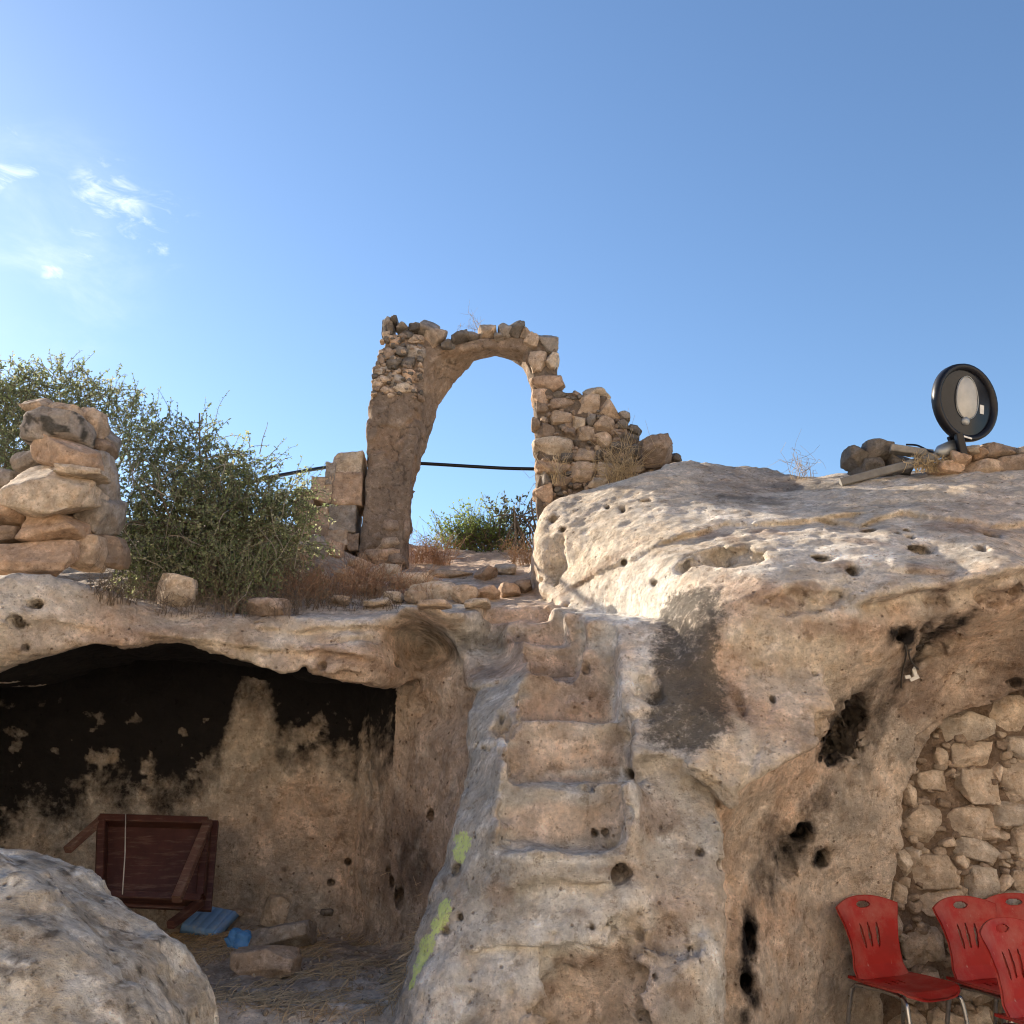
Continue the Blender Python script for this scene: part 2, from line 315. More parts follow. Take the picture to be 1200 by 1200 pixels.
def carve():
    g = [([np.array(trace(q[0], q[1]) or at(*q)) for q in pts], r) for pts, r in GROOVES]
    c = [(np.array(trace(q[0], q[1]) or at(*q[:3])), np.array(q[3])) for q in SCOOPS]
    l = [(np.array(sorted(tuple(trace(q[0], q[1]) or at(*q)) for q in pts)), d, L) for pts, d, L in LEDGES]
    GV.extend(g); SV.extend(c); LV.extend(l)
carve()
def surface_nets(fn, lo, hi, h, band=.13):
    lo = np.array(lo); n = np.ceil((np.array(hi) - lo) / h).astype(int) + 1; C = 4
    nc = n // C + 2
    g = [lo[i] + np.arange(nc[i]) * h * C for i in range(3)]
    G = np.stack(np.meshgrid(*g, indexing='ij'), -1).reshape(-1, 3).astype(np.float32)
    fc = np.concatenate([fn(G[i:i + 400000]) for i in range(0, len(G), 400000)]).reshape(nc)
    n = (nc - 1) * C + 1
    V = np.repeat(np.repeat(np.repeat(fc[:-1, :-1, :-1], C, 0), C, 1), C, 2)
    V = np.pad(V, ((0, 1),) * 3, mode='edge').astype(np.float32)
    mn = fc[:-1, :-1, :-1].copy(); mx = mn.copy()
    for i in (0, 1):
        for j in (0, 1):
            for k in (0, 1):
                s = fc[i:nc[0] - 1 + i, j:nc[1] - 1 + j, k:nc[2] - 1 + k]
                mn = np.minimum(mn, s); mx = np.maximum(mx, s)
    near = (mn < band) & (mx > -band)
    act = np.repeat(np.repeat(np.repeat(near, C, 0), C, 1), C, 2)
    A = np.zeros(n, bool); A[:-1, :-1, :-1] = act
    B = A.copy()
    for ax in range(3): B |= np.roll(B, 1, ax)
    idx = np.argwhere(B)
    for i in range(0, len(idx), 400000):
        q = idx[i:i + 400000]
        V[q[:, 0], q[:, 1], q[:, 2]] = fn((lo + q * h).astype(np.float32))
    S = V < 0
    cs = np.zeros(n - 1, np.int8)
    for i in (0, 1):
        for j in (0, 1):
            for k in (0, 1):
                cs += S[i:n[0] - 1 + i, j:n[1] - 1 + j, k:n[2] - 1 + k]
    cells = np.argwhere((cs > 0) & (cs < 8))
    ids = np.full(n - 1, -1, np.int32); ids[cells[:, 0], cells[:, 1], cells[:, 2]] = np.arange(len(cells))
    acc = np.zeros((len(cells), 3)); cnt = np.zeros(len(cells))
    corner = lambda o: V[cells[:, 0] + o[0], cells[:, 1] + o[1], cells[:, 2] + o[2]]
    for ax in range(3):
        o1, o2 = [a for a in range(3) if a != ax]
        for i in (0, 1):
            for j in (0, 1):
                p = [0, 0, 0]; p[o1] = i; p[o2] = j; q = list(p); q[ax] = 1
                a = corner(p); b = corner(q); m = (a < 0) != (b < 0)
                t = np.where(m, a / np.where(m, a - b, 1), 0)
                acc[m] += np.array(p)[None]; acc[m, ax] += t[m]; cnt += m
    verts = lo + (cells + acc / cnt[:, None]) * h
    faces = []
    for ax in range(3):
        o1 = (ax + 1) % 3; o2 = (ax + 2) % 3
        sl0 = [slice(None)] * 3; sl1 = [slice(None)] * 3; sl0[ax] = slice(0, -1); sl1[ax] = slice(1, None)
        e = np.argwhere(S[tuple(sl0)] != S[tuple(sl1)])
        e = e[(e[:, o1] > 0) & (e[:, o2] > 0) & (e[:, o1] < n[o1] - 1) & (e[:, o2] < n[o2] - 1)]
        def cid(d1, d2):
            c = e.copy(); c[:, o1] -= d1; c[:, o2] -= d2; return ids[c[:, 0], c[:, 1], c[:, 2]]
        q = np.stack([cid(1, 1), cid(0, 1), cid(0, 0), cid(1, 0)], 1)
        flip = ~S[e[:, 0], e[:, 1], e[:, 2]]
        q[flip] = q[flip][:, ::-1]; faces.append(q)
    faces = np.concatenate(faces); faces = faces[(faces >= 0).all(1)]
    return verts, faces
def np_mesh(name, verts, faces, smooth=True):
    me = bpy.data.meshes.new(name); nf = len(faces); k = faces.shape[1]
    me.vertices.add(len(verts)); me.vertices.foreach_set('co', np.ascontiguousarray(verts, np.float32).ravel())
    me.loops.add(nf * k); me.loops.foreach_set('vertex_index', np.ascontiguousarray(faces, np.int32).ravel())
    me.polygons.add(nf); me.polygons.foreach_set('loop_start', np.arange(nf, dtype=np.int32) * k)
    me.polygons.foreach_set('loop_total', np.full(nf, k, np.int32))
    me.polygons.foreach_set('use_smooth', np.full(nf, smooth))
    me.update(calc_edges=True); me.validate(); return me
def set_col(me, col, name='Col'):
    a = me.color_attributes.new(name, 'FLOAT_COLOR', 'POINT')
    c = np.ones((len(me.vertices), 4), np.float32); c[:, :col.shape[1]] = col
    a.data.foreach_set('color', c.ravel())
def link(name, data, parent=None, loc=None):
    o = bpy.data.objects.new(name, data); SC.collection.objects.link(o)
    if parent: o.parent = parent
    if loc is not None: o.location = loc
    return o
def tag(o, label=None, cat=None, group=None, kind=None):
    for k, v in (('label', label), ('category', cat), ('group', group), ('kind', kind)):
        if v: o[k] = v
    return o

# ------------------------------------------------------------------ materials
def mat(name, rough=.9, spec=.3):
    m = bpy.data.materials.new(name); m.use_nodes = True
    b = m.node_tree.nodes['Principled BSDF']; b.inputs['Roughness'].default_value = rough
    b.inputs['Specular IOR Level'].default_value = spec
    return m, m.node_tree, b
def mnode(nt, t, **kw):
    n = nt.nodes.new(t)
    for k, v in kw.items():
        if k in n.inputs: n.inputs[k].default_value = v
        else: setattr(n, k, v)
    return n
def rock_material(name, attr=True, base=(.45, .36, .27), bump=.9, scale=1.0, pits=.6, var=.34, stains=False):
    m, nt, b = mat(name, .93, .15); L = nt.links
    tc = mnode(nt, 'ShaderNodeTexCoord')
    n1 = mnode(nt, 'ShaderNodeTexNoise', Scale=6 * scale, Detail=8.0, Roughness=.62); L.new(tc.outputs['Object'], n1.inputs['Vector'])
    n2 = mnode(nt, 'ShaderNodeTexNoise', Scale=38 * scale, Detail=7.0, Roughness=.7); L.new(tc.outputs['Object'], n2.inputs['Vector'])
    n3 = mnode(nt, 'ShaderNodeTexNoise', Scale=160 * scale, Detail=3.0, Roughness=.6); L.new(tc.outputs['Object'], n3.inputs['Vector'])
    vo = mnode(nt, 'ShaderNodeTexVoronoi', Scale=24 * scale); L.new(tc.outputs['Object'], vo.inputs['Vector'])
    pit = mnode(nt, 'ShaderNodeMapRange', **{'From Min': .10, 'From Max': .24}); L.new(vo.outputs['Distance'], pit.inputs['Value'])
    # only some cells are pits
    cellm = mnode(nt, 'ShaderNodeMath', operation='GREATER_THAN'); cellm.inputs[1].default_value = .86
    sep = mnode(nt, 'ShaderNodeSeparateColor'); L.new(vo.outputs['Color'], sep.inputs[0]); L.new(sep.outputs[0], cellm.inputs[0])
    inv = mnode(nt, 'ShaderNodeMath', operation='SUBTRACT'); inv.inputs[0].default_value = 1; L.new(pit.outputs[0], inv.inputs[1])
    pm = mnode(nt, 'ShaderNodeMath', operation='MULTIPLY'); L.new(inv.outputs[0], pm.inputs[0]); L.new(cellm.outputs[0], pm.inputs[1])
    if attr:
        col = mnode(nt, 'ShaderNodeVertexColor', layer_name='Col').outputs['Color']
    else:
        rgb = mnode(nt, 'ShaderNodeRGB'); rgb.outputs[0].default_value = (*base, 1); col = rgb.outputs[0]
    # mineral variation
    r1 = mnode(nt, 'ShaderNodeMapRange', **{'From Min': .3, 'From Max': .7, 'To Min': 1 - var, 'To Max': 1 + var}); L.new(n1.outputs['Fac'], r1.inputs['Value'])
    r2 = mnode(nt, 'ShaderNodeMapRange', **{'From Min': .3, 'From Max': .7, 'To Min': 1 - var * .75, 'To Max': 1 + var * .75}); L.new(n2.outputs['Fac'], r2.inputs['Value'])
    mm = mnode(nt, 'ShaderNodeMath', operation='MULTIPLY'); L.new(r1.outputs[0], mm.inputs[0]); L.new(r2.outputs[0], mm.inputs[1])
    sc = mnode(nt, 'ShaderNodeVectorMath', operation='SCALE'); L.new(col, sc.inputs[0]); L.new(mm.outputs[0], sc.inputs['Scale'])
    hs = mnode(nt, 'ShaderNodeMix', data_type='RGBA', blend_type='MULTIPLY')
    rr = mnode(nt, 'ShaderNodeMapRange', **{'From Min': .45, 'From Max': .75, 'To Min': 0., 'To Max': .8})
    n4 = mnode(nt, 'ShaderNodeTexNoise', Scale=11 * scale, Detail=6.0, Roughness=.6)
    mp = mnode(nt, 'ShaderNodeMapping'); mp.inputs['Location'].default_value = (3.1, 7.7, 1.9); L.new(tc.outputs['Object'], mp.inputs['Vector']); L.new(mp.outputs[0], n4.inputs['Vector'])
    L.new(n4.outputs['Fac'], rr.inputs['Value']); L.new(rr.outputs[0], hs.inputs['Factor'])
    L.new(sc.outputs[0], hs.inputs[6]); hs.inputs[7].default_value = (.90, .78, .66, 1)
    L.new(hs.outputs[2], b.inputs['Base Color'])
    # fine pores and crazing, dirt and pit shade darkened into the colour
    rid = mnode(nt, 'ShaderNodeTexNoise', Scale=13 * scale, Detail=6.0, Roughness=.62); rid.noise_type = 'RIDGED_MULTIFRACTAL'
    L.new(tc.outputs['Object'], rid.inputs['Vector'])
    vo2 = mnode(nt, 'ShaderNodeTexVoronoi', Scale=75 * scale, Randomness=1.0); wv = mnode(nt, 'ShaderNodeVectorMath', operation='MULTIPLY_ADD')
    wv.inputs[1].default_value = (.03, .03, .03); L.new(n2.outputs['Color'], wv.inputs[0]); L.new(tc.outputs['Object'], wv.inputs[2]); L.new(wv.outputs[0], vo2.inputs['Vector'])
    sp2 = mnode(nt, 'ShaderNodeSeparateColor'); L.new(vo2.outputs['Color'], sp2.inputs[0])
    g2 = mnode(nt, 'ShaderNodeMath', operation='GREATER_THAN'); g2.inputs[1].default_value = .80; L.new(sp2.outputs[0], g2.inputs[0])
    p2 = mnode(nt, 'ShaderNodeMapRange', **{'From Min': .36, 'From Max': .14}); L.new(vo2.outputs['Distance'], p2.inputs['Value'])
    pm2 = mnode(nt, 'ShaderNodeMath', operation='MULTIPLY'); L.new(p2.outputs[0], pm2.inputs[0]); L.new(g2.outputs[0], pm2.inputs[1])
    clump = mnode(nt, 'ShaderNodeMapRange', **{'From Min': .42, 'From Max': .6}); L.new(n1.outputs['Fac'], clump.inputs['Value'])
    pm3 = mnode(nt, 'ShaderNodeMath', operation='MULTIPLY'); L.new(pm2.outputs[0], pm3.inputs[0]); L.new(clump.outputs[0], pm3.inputs[1])
    ptot = mnode(nt, 'ShaderNodeMath', operation='MAXIMUM'); L.new(pm3.outputs[0], ptot.inputs[0]); L.new(pm.outputs[0], ptot.inputs[1])
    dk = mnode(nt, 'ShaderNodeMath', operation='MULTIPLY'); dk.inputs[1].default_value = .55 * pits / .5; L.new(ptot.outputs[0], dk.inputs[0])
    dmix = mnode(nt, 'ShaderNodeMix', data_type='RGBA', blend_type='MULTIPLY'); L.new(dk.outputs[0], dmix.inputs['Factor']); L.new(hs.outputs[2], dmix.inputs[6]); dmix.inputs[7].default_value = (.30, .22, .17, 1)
    # sharp-edged mottling: pale flakes and dark crusts
    last = dmix.outputs[2]
    def blend(fac, colour, prev):
        x = mnode(nt, 'ShaderNodeMix', data_type='RGBA'); L.new(fac, x.inputs['Factor']); L.new(prev, x.inputs[6]); x.inputs[7].default_value = (*colour, 1); return x.outputs[2]
    def ramp(sock, lo, hi, amount=1.):
        x = mnode(nt, 'ShaderNodeMapRange', **{'From Min': lo, 'From Max': hi, 'To Max': amount}); L.new(sock, x.inputs['Value']); return x.outputs[0]
    def noise(sc_, det, rough, off):
        mp_ = mnode(nt, 'ShaderNodeMapping'); mp_.inputs['Location'].default_value = (off, off * 1.3, off * .7); L.new(tc.outputs['Object'], mp_.inputs['Vector'])
        x = mnode(nt, 'ShaderNodeTexNoise', Scale=sc_ * scale, Detail=det, Roughness=rough); L.new(mp_.outputs[0], x.inputs['Vector']); return x.outputs['Fac']
    if attr:
        x = mnode(nt, 'ShaderNodeVectorMath', operation='MULTIPLY'); L.new(last, x.inputs[0]); x.inputs[1].default_value = (1.32, 1.34, 1.38)
        f1 = ramp(noise(9, 12, .74, 2.2), .53, .58, .85); y = mnode(nt, 'ShaderNodeMix', data_type='RGBA'); L.new(f1, y.inputs['Factor']); L.new(last, y.inputs[6]); L.new(x.outputs[0], y.inputs[7]); last = y.outputs[2]
        x = mnode(nt, 'ShaderNodeVectorMath', operation='MULTIPLY'); L.new(last, x.inputs[0]); x.inputs[1].default_value = (.62, .58, .54)
        f2 = ramp(noise(12, 12, .76, 6.1), .555, .605, .85); y = mnode(nt, 'ShaderNodeMix', data_type='RGBA'); L.new(f2, y.inputs['Factor']); L.new(last, y.inputs[6]); L.new(x.outputs[0], y.inputs[7]); last = y.outputs[2]
        x = mnode(nt, 'ShaderNodeVectorMath', operation='MULTIPLY'); L.new(last, x.inputs[0]); x.inputs[1].default_value = (.56, .52, .48)
        f2 = ramp(noise(42, 8, .7, 9.3), .60, .66, .7); y = mnode(nt, 'ShaderNodeMix', data_type='RGBA'); L.new(f2, y.inputs['Factor']); L.new(last, y.inputs[6]); L.new(x.outputs[0], y.inputs[7]); last = y.outputs[2]
        # hairline cracks
        x = mnode(nt, 'ShaderNodeVectorMath', operation='MULTIPLY'); L.new(last, x.inputs[0]); x.inputs[1].default_value = (.45, .38, .33)
        f3 = ramp(rid.outputs['Fac'], .80, 1.05, .55); y = mnode(nt, 'ShaderNodeMix', data_type='RGBA'); L.new(f3, y.inputs['Factor']); L.new(last, y.inputs[6]); L.new(x.outputs[0], y.inputs[7]); last = y.outputs[2]
    if stains:
        sv = mnode(nt, 'ShaderNodeVertexColor', layer_name='Stain'); ss = mnode(nt, 'ShaderNodeSeparateColor'); L.new(sv.outputs['Color'], ss.inputs[0])
        def broken(sock, nz, amp, lo, hi, amount):
            x = mnode(nt, 'ShaderNodeMath', operation='MULTIPLY_ADD'); L.new(nz, x.inputs[0]); x.inputs[1].default_value = amp
            y = mnode(nt, 'ShaderNodeMath', operation='SUBTRACT'); L.new(sock, y.inputs[0]); y.inputs[1].default_value = amp * .5; L.new(y.outputs[0], x.inputs[2])
            g = mnode(nt, 'ShaderNodeMath', operation='MULTIPLY'); L.new(ramp(x.outputs[0], lo, hi, amount), g.inputs[0]); L.new(ramp(sock, .03, .25), g.inputs[1]); return g.outputs[0]
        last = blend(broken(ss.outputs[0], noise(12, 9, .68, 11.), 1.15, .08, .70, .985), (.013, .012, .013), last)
        last = blend(broken(ss.outputs[1], noise(30, 12, .78, 15.), 2.6, .22, .66, .84), (.085, .075, .062), last)
        last = blend(broken(ss.outputs[2], noise(70, 10, .8, 19.), 3.6, .3, .6, .9), (.78, .92, .34), last)
    L.new(last, b.inputs['Base Color'])
    # relief
    h1 = mnode(nt, 'ShaderNodeMath', operation='MULTIPLY'); h1.inputs[1].default_value = 1.0; L.new(n2.outputs['Fac'], h1.inputs[0])
    h2 = mnode(nt, 'ShaderNodeMath', operation='MULTIPLY_ADD'); h2.inputs[1].default_value = .45; L.new(n3.outputs['Fac'], h2.inputs[0]); L.new(h1.outputs[0], h2.inputs[2])
    h3 = mnode(nt, 'ShaderNodeMath', operation='MULTIPLY_ADD'); h3.inputs[1].default_value = -pits; L.new(ptot.outputs[0], h3.inputs[0]); L.new(h2.outputs[0], h3.inputs[2])
    h4 = mnode(nt, 'ShaderNodeMath', operation='MULTIPLY_ADD'); h4.inputs[1].default_value = 1.1; L.new(n1.outputs['Fac'], h4.inputs[0]); L.new(h3.outputs[0], h4.inputs[2])
    h5 = mnode(nt, 'ShaderNodeMath', operation='MULTIPLY_ADD'); h5.inputs[1].default_value = .22; L.new(rid.outputs['Fac'], h5.inputs[0]); L.new(h4.outputs[0], h5.inputs[2])
    bp = mnode(nt, 'ShaderNodeBump', Strength=bump, Distance=.036 / scale ** .5); L.new(h5.outputs[0], bp.inputs['Height']); L.new(bp.outputs[0], b.inputs['Normal'])
    return m

# ------------------------------------------------------------------ the rock mesh
ROCK_H = 0.015
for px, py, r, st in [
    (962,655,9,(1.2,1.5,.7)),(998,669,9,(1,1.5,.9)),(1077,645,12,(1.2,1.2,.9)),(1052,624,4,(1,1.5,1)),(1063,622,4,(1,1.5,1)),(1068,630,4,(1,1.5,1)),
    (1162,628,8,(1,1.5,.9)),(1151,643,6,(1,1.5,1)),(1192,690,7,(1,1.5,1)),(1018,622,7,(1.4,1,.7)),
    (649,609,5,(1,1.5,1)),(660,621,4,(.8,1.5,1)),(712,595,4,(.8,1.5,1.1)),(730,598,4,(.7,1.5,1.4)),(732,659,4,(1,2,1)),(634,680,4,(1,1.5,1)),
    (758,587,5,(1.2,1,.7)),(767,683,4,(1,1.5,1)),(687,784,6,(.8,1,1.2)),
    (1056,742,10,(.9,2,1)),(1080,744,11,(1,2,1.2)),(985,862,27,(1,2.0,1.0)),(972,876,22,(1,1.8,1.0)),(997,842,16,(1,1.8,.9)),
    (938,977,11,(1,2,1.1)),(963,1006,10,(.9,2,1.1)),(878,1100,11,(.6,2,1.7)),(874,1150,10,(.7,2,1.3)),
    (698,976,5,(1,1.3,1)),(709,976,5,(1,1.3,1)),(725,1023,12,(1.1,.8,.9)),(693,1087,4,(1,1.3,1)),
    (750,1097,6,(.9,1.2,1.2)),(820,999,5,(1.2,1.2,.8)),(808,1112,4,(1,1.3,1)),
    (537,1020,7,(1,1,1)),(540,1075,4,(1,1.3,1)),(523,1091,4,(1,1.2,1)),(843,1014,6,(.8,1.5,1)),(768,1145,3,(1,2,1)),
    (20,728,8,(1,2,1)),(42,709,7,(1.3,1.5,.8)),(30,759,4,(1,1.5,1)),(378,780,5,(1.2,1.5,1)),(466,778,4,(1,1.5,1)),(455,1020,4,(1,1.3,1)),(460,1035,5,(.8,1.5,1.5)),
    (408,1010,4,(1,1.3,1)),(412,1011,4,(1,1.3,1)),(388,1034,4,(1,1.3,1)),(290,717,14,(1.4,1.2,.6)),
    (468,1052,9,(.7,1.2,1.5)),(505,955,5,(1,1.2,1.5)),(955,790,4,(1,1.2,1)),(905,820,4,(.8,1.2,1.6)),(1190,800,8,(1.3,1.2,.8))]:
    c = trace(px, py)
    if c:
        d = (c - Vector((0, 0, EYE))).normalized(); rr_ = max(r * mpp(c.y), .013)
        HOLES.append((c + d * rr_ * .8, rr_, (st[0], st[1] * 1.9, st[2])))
rv, rf = surface_nets(rock, (X0, Y0, Z0), (X1, Y1, Z1), ROCK_H)
print('rock', len(rv), len(rf), time.time() - T0)

# natural colour of the stone (limestone, ochre, iron staining, soot, lichen, earth, paint)
PALE = (.63, .535, .41); CREAM = (.62, .49, .33); GREY = (.47, .405, .32); OCHRE = (.60, .40, .25); TAN = (.58, .445, .315); BROWN = (.30, .20, .135)
CAVEW = (.48,.33,.215); RIM = (.46,.43,.37); SOOT = (.012, .012, .015); LICH = (.085, .075, .066); EARTH = (.42, .305, .20); WHITE = (.70, .63, .52); PAINT = (.70, .80, .34); DUST = (.42, .335, .245)
COLS = [  # px, py, depth, colour
    (0,700,5.3,PALE),(60,690,5.4,PALE),(60,740,5.4,TAN),(130,742,5.45,OCHRE),(120,760,5.4,TAN),(200,756,5.6,CREAM),(270,756,5.65,CREAM),(330,735,5.8,PALE),(400,730,5.9,PALE),(400,770,5.9,OCHRE),(340,775,5.8,TAN),(450,760,5.9,OCHRE),
    (150,712,5.6,EARTH),(200,725,5.75,EARTH),(250,728,5.8,EARTH),(200,715,5.9,EARTH),(300,715,6.1,EARTH),(430,705,6.4,TAN),(500,705,6.4,PALE),(560,700,6.6,TAN),(520,685,7.2,TAN),(600,690,7.2,OCHRE),(470,680,7.4,TAN),(400,690,7,EARTH),(200,660,7,EARTH),(350,660,7.4,EARTH),(500,655,8.5,OCHRE),
    (480,790,6.1,CAVEW),(520,830,5.9,CAVEW),(480,880,6.2,CAVEW),(520,950,5.9,CAVEW),(530,880,5.8,CAVEW),(470,1000,6.2,BROWN),
    (300,900,6.9,DUST),(350,950,6.9,OCHRE),(400,1000,6.9,OCHRE),(420,900,6.9,TAN),(330,1050,6.9,DUST),(230,930,6.9,DUST),(60,960,6.9,GREY),(100,900,6.9,DUST),(20,1000,6.9,DUST),
    (330,1110,6.2,EARTH),(400,1120,6,EARTH),(280,1150,5.2,EARTH),(380,1160,5.0,TAN),(440,1140,4.9,PALE),(330,1195,4.8,PALE),(300,1130,5.6,EARTH),(360,1135,5.5,EARTH),(430,1105,6.2,EARTH),(300,1100,6.4,EARTH),
    (560,760,5.9,RIM),(580,820,5.3,RIM),(570,870,5.1,RIM),(570,930,4.8,RIM),(550,1000,4.7,RIM),(560,960,4.7,RIM),(500,1110,4.5,GREY),(530,1140,4.4,PALE),(560,1060,4.5,RIM),(480,1190,4.4,GREY),
    (600,720,6.1,OCHRE),(625,750,5.8,OCHRE),(640,785,5.5,OCHRE),(640,830,5.2,OCHRE),(690,815,5.3,OCHRE),(640,885,4.9,TAN),(690,880,4.9,CREAM),(640,965,4.6,TAN),(700,955,4.6,TAN),(650,925,4.7,RIM),
    (640,1010,4.5,RIM),(300,1165,4.9,TAN),(650,1040,4.45,GREY),(680,1060,4.4,PALE),(600,1080,4.4,GREY),(570,1110,4.4,GREY),(620,1130,4.35,PALE),(720,1100,4.35,CREAM),(700,1160,4.4,TAN),(740,1190,4.4,TAN),(560,1180,4.3,GREY),(640,1180,4.3,TAN),(590,1040,4.5,RIM),
    (760,960,4.55,RIM),(800,960,4.55,RIM),(840,1000,4.5,RIM),(790,1060,4.4,TAN),(780,1020,4.45,GREY),(830,1120,4.4,PALE),(800,1160,4.3,GREY),(840,1190,4.4,GREY),(850,1060,4.45,TAN),(770,1120,4.3,PALE),
    (700,740,5.9,WHITE),(680,700,6.1,PALE),(750,710,5.7,WHITE),(720,800,5.5,PALE),(745,830,5.3,PALE),(720,690,6.1,PALE),(660,640,6.4,CREAM),(720,600,6.6,CREAM),(780,580,6.7,CREAM),(700,660,6.2,CREAM),(770,640,5.9,CREAM),
    (800,610,6.2,PALE),(860,580,6.6,DUST),(900,570,6.7,DUST),(880,610,6.0,PALE),(850,650,5.4,CREAM),(930,590,6.2,PALE),(1000,590,5.9,CREAM),(960,620,5.6,PALE),(1100,580,6.0,CREAM),(1050,600,5.7,PALE),
    (950,640,5.3,WHITE),(1020,650,5.2,WHITE),(900,670,5.1,WHITE),(1090,640,5.2,PALE),(1120,610,5.6,TAN),(1180,600,5.6,TAN),(1150,650,5.2,PALE),(1190,650,5.2,TAN),(1050,680,5.0,PALE),(980,690,5.0,PALE),(1150,680,5.0,TAN),
    (880,720,5.0,OCHRE),(920,730,5.0,TAN),(960,740,5.0,CREAM),(880,760,5.0,CREAM),(920,780,5.0,CREAM),(900,830,5.0,TAN),(1000,730,4.95,OCHRE),(1050,710,4.95,OCHRE),(1120,710,5.0,BROWN),(1190,720,5.2,OCHRE),(1150,750,5.3,OCHRE),(1120,790,5.5,OCHRE),(1190,780,5.5,BROWN),
    (860,800,4.9,OCHRE),(880,830,4.85,OCHRE),(850,840,4.85,BROWN),(860,890,4.8,PALE),(800,880,4.7,PALE),(760,880,4.8,GREY),(840,920,4.7,CREAM),(760,850,5.1,PALE),
    (1000,790,5.2,TAN),(1050,840,5.6,DUST),(1060,800,5.5,BROWN),(1020,900,5.6,TAN),(940,910,5.3,OCHRE),(900,900,5.0,OCHRE),(890,960,5.1,TAN),(980,950,5.6,DUST),(940,1020,5.6,TAN),(980,1060,5.7,TAN),(900,1080,5.4,OCHRE),(930,1150,5.5,TAN),(1000,1180,5.8,DUST),(865,1000,5.0,OCHRE),(1030,1000,5.8,TAN),
    (-150,740,5.3,TAN),(1350,700,5.2,TAN),(1350,620,5.4,PALE),(700,600,8,TAN),(1100,560,8,DUST),(300,620,9,EARTH)]
def colour_field(P):
    C = np.array([np.array(at(a, b, c)) for a, b, c, _ in COLS]); K = np.array([k for *_, k in COLS])
    out = np.zeros((len(P), 3)); W = np.array([1, .8, 1.0])
    wob = np.stack([fbm(P, 2.6, 4, .6, off=o) for o in (21., 22., 23.)], 1) * .28
    Q = (P + wob) * W; C = C * W
    for i in range(0, len(P), 20000):
        q = Q[i:i + 20000]; d2 = (q ** 2).sum(1)[:, None] + (C ** 2).sum(1)[None] - 2 * q @ C.T
        w = 1 / (np.maximum(d2, 0) + .003) ** 2.2
        out[i:i + 20000] = (w @ K) / w.sum(1)[:, None]
    return out
def blob(P, px, py, Y, rx, ry, rot=0., nz=.45, ns=7., ry_depth=.5, off=0., soft=.35):
    """mask of an irregular stain centred on the site at (px, py, Y); radii in photo pixels at that depth"""
    c = np.array(at(px, py, Y)); s = mpp(Y); x = (P[:, 0] - c[0]) / s; z = -(P[:, 2] - c[2]) / s
    a = R(rot); u = x * math.cos(a) + z * math.sin(a); v = -x * math.sin(a) + z * math.cos(a)
    d = np.sqrt((u / rx) ** 2 + (v / ry) ** 2 + ((P[:, 1] - c[1]) / ry_depth) ** 2 * .25)
    m = np.zeros(len(P)); near = d < 1.9
    if near.any(): m[near] = 1 - sstep(1 - soft, 1 + soft, d[near] + nz * fbm(P[near], ns, 5, .65, off=off))
    return m
def lay(col, m, k, a=1.0):
    return col + (np.array(k) - col) * (m * a)[:, None]
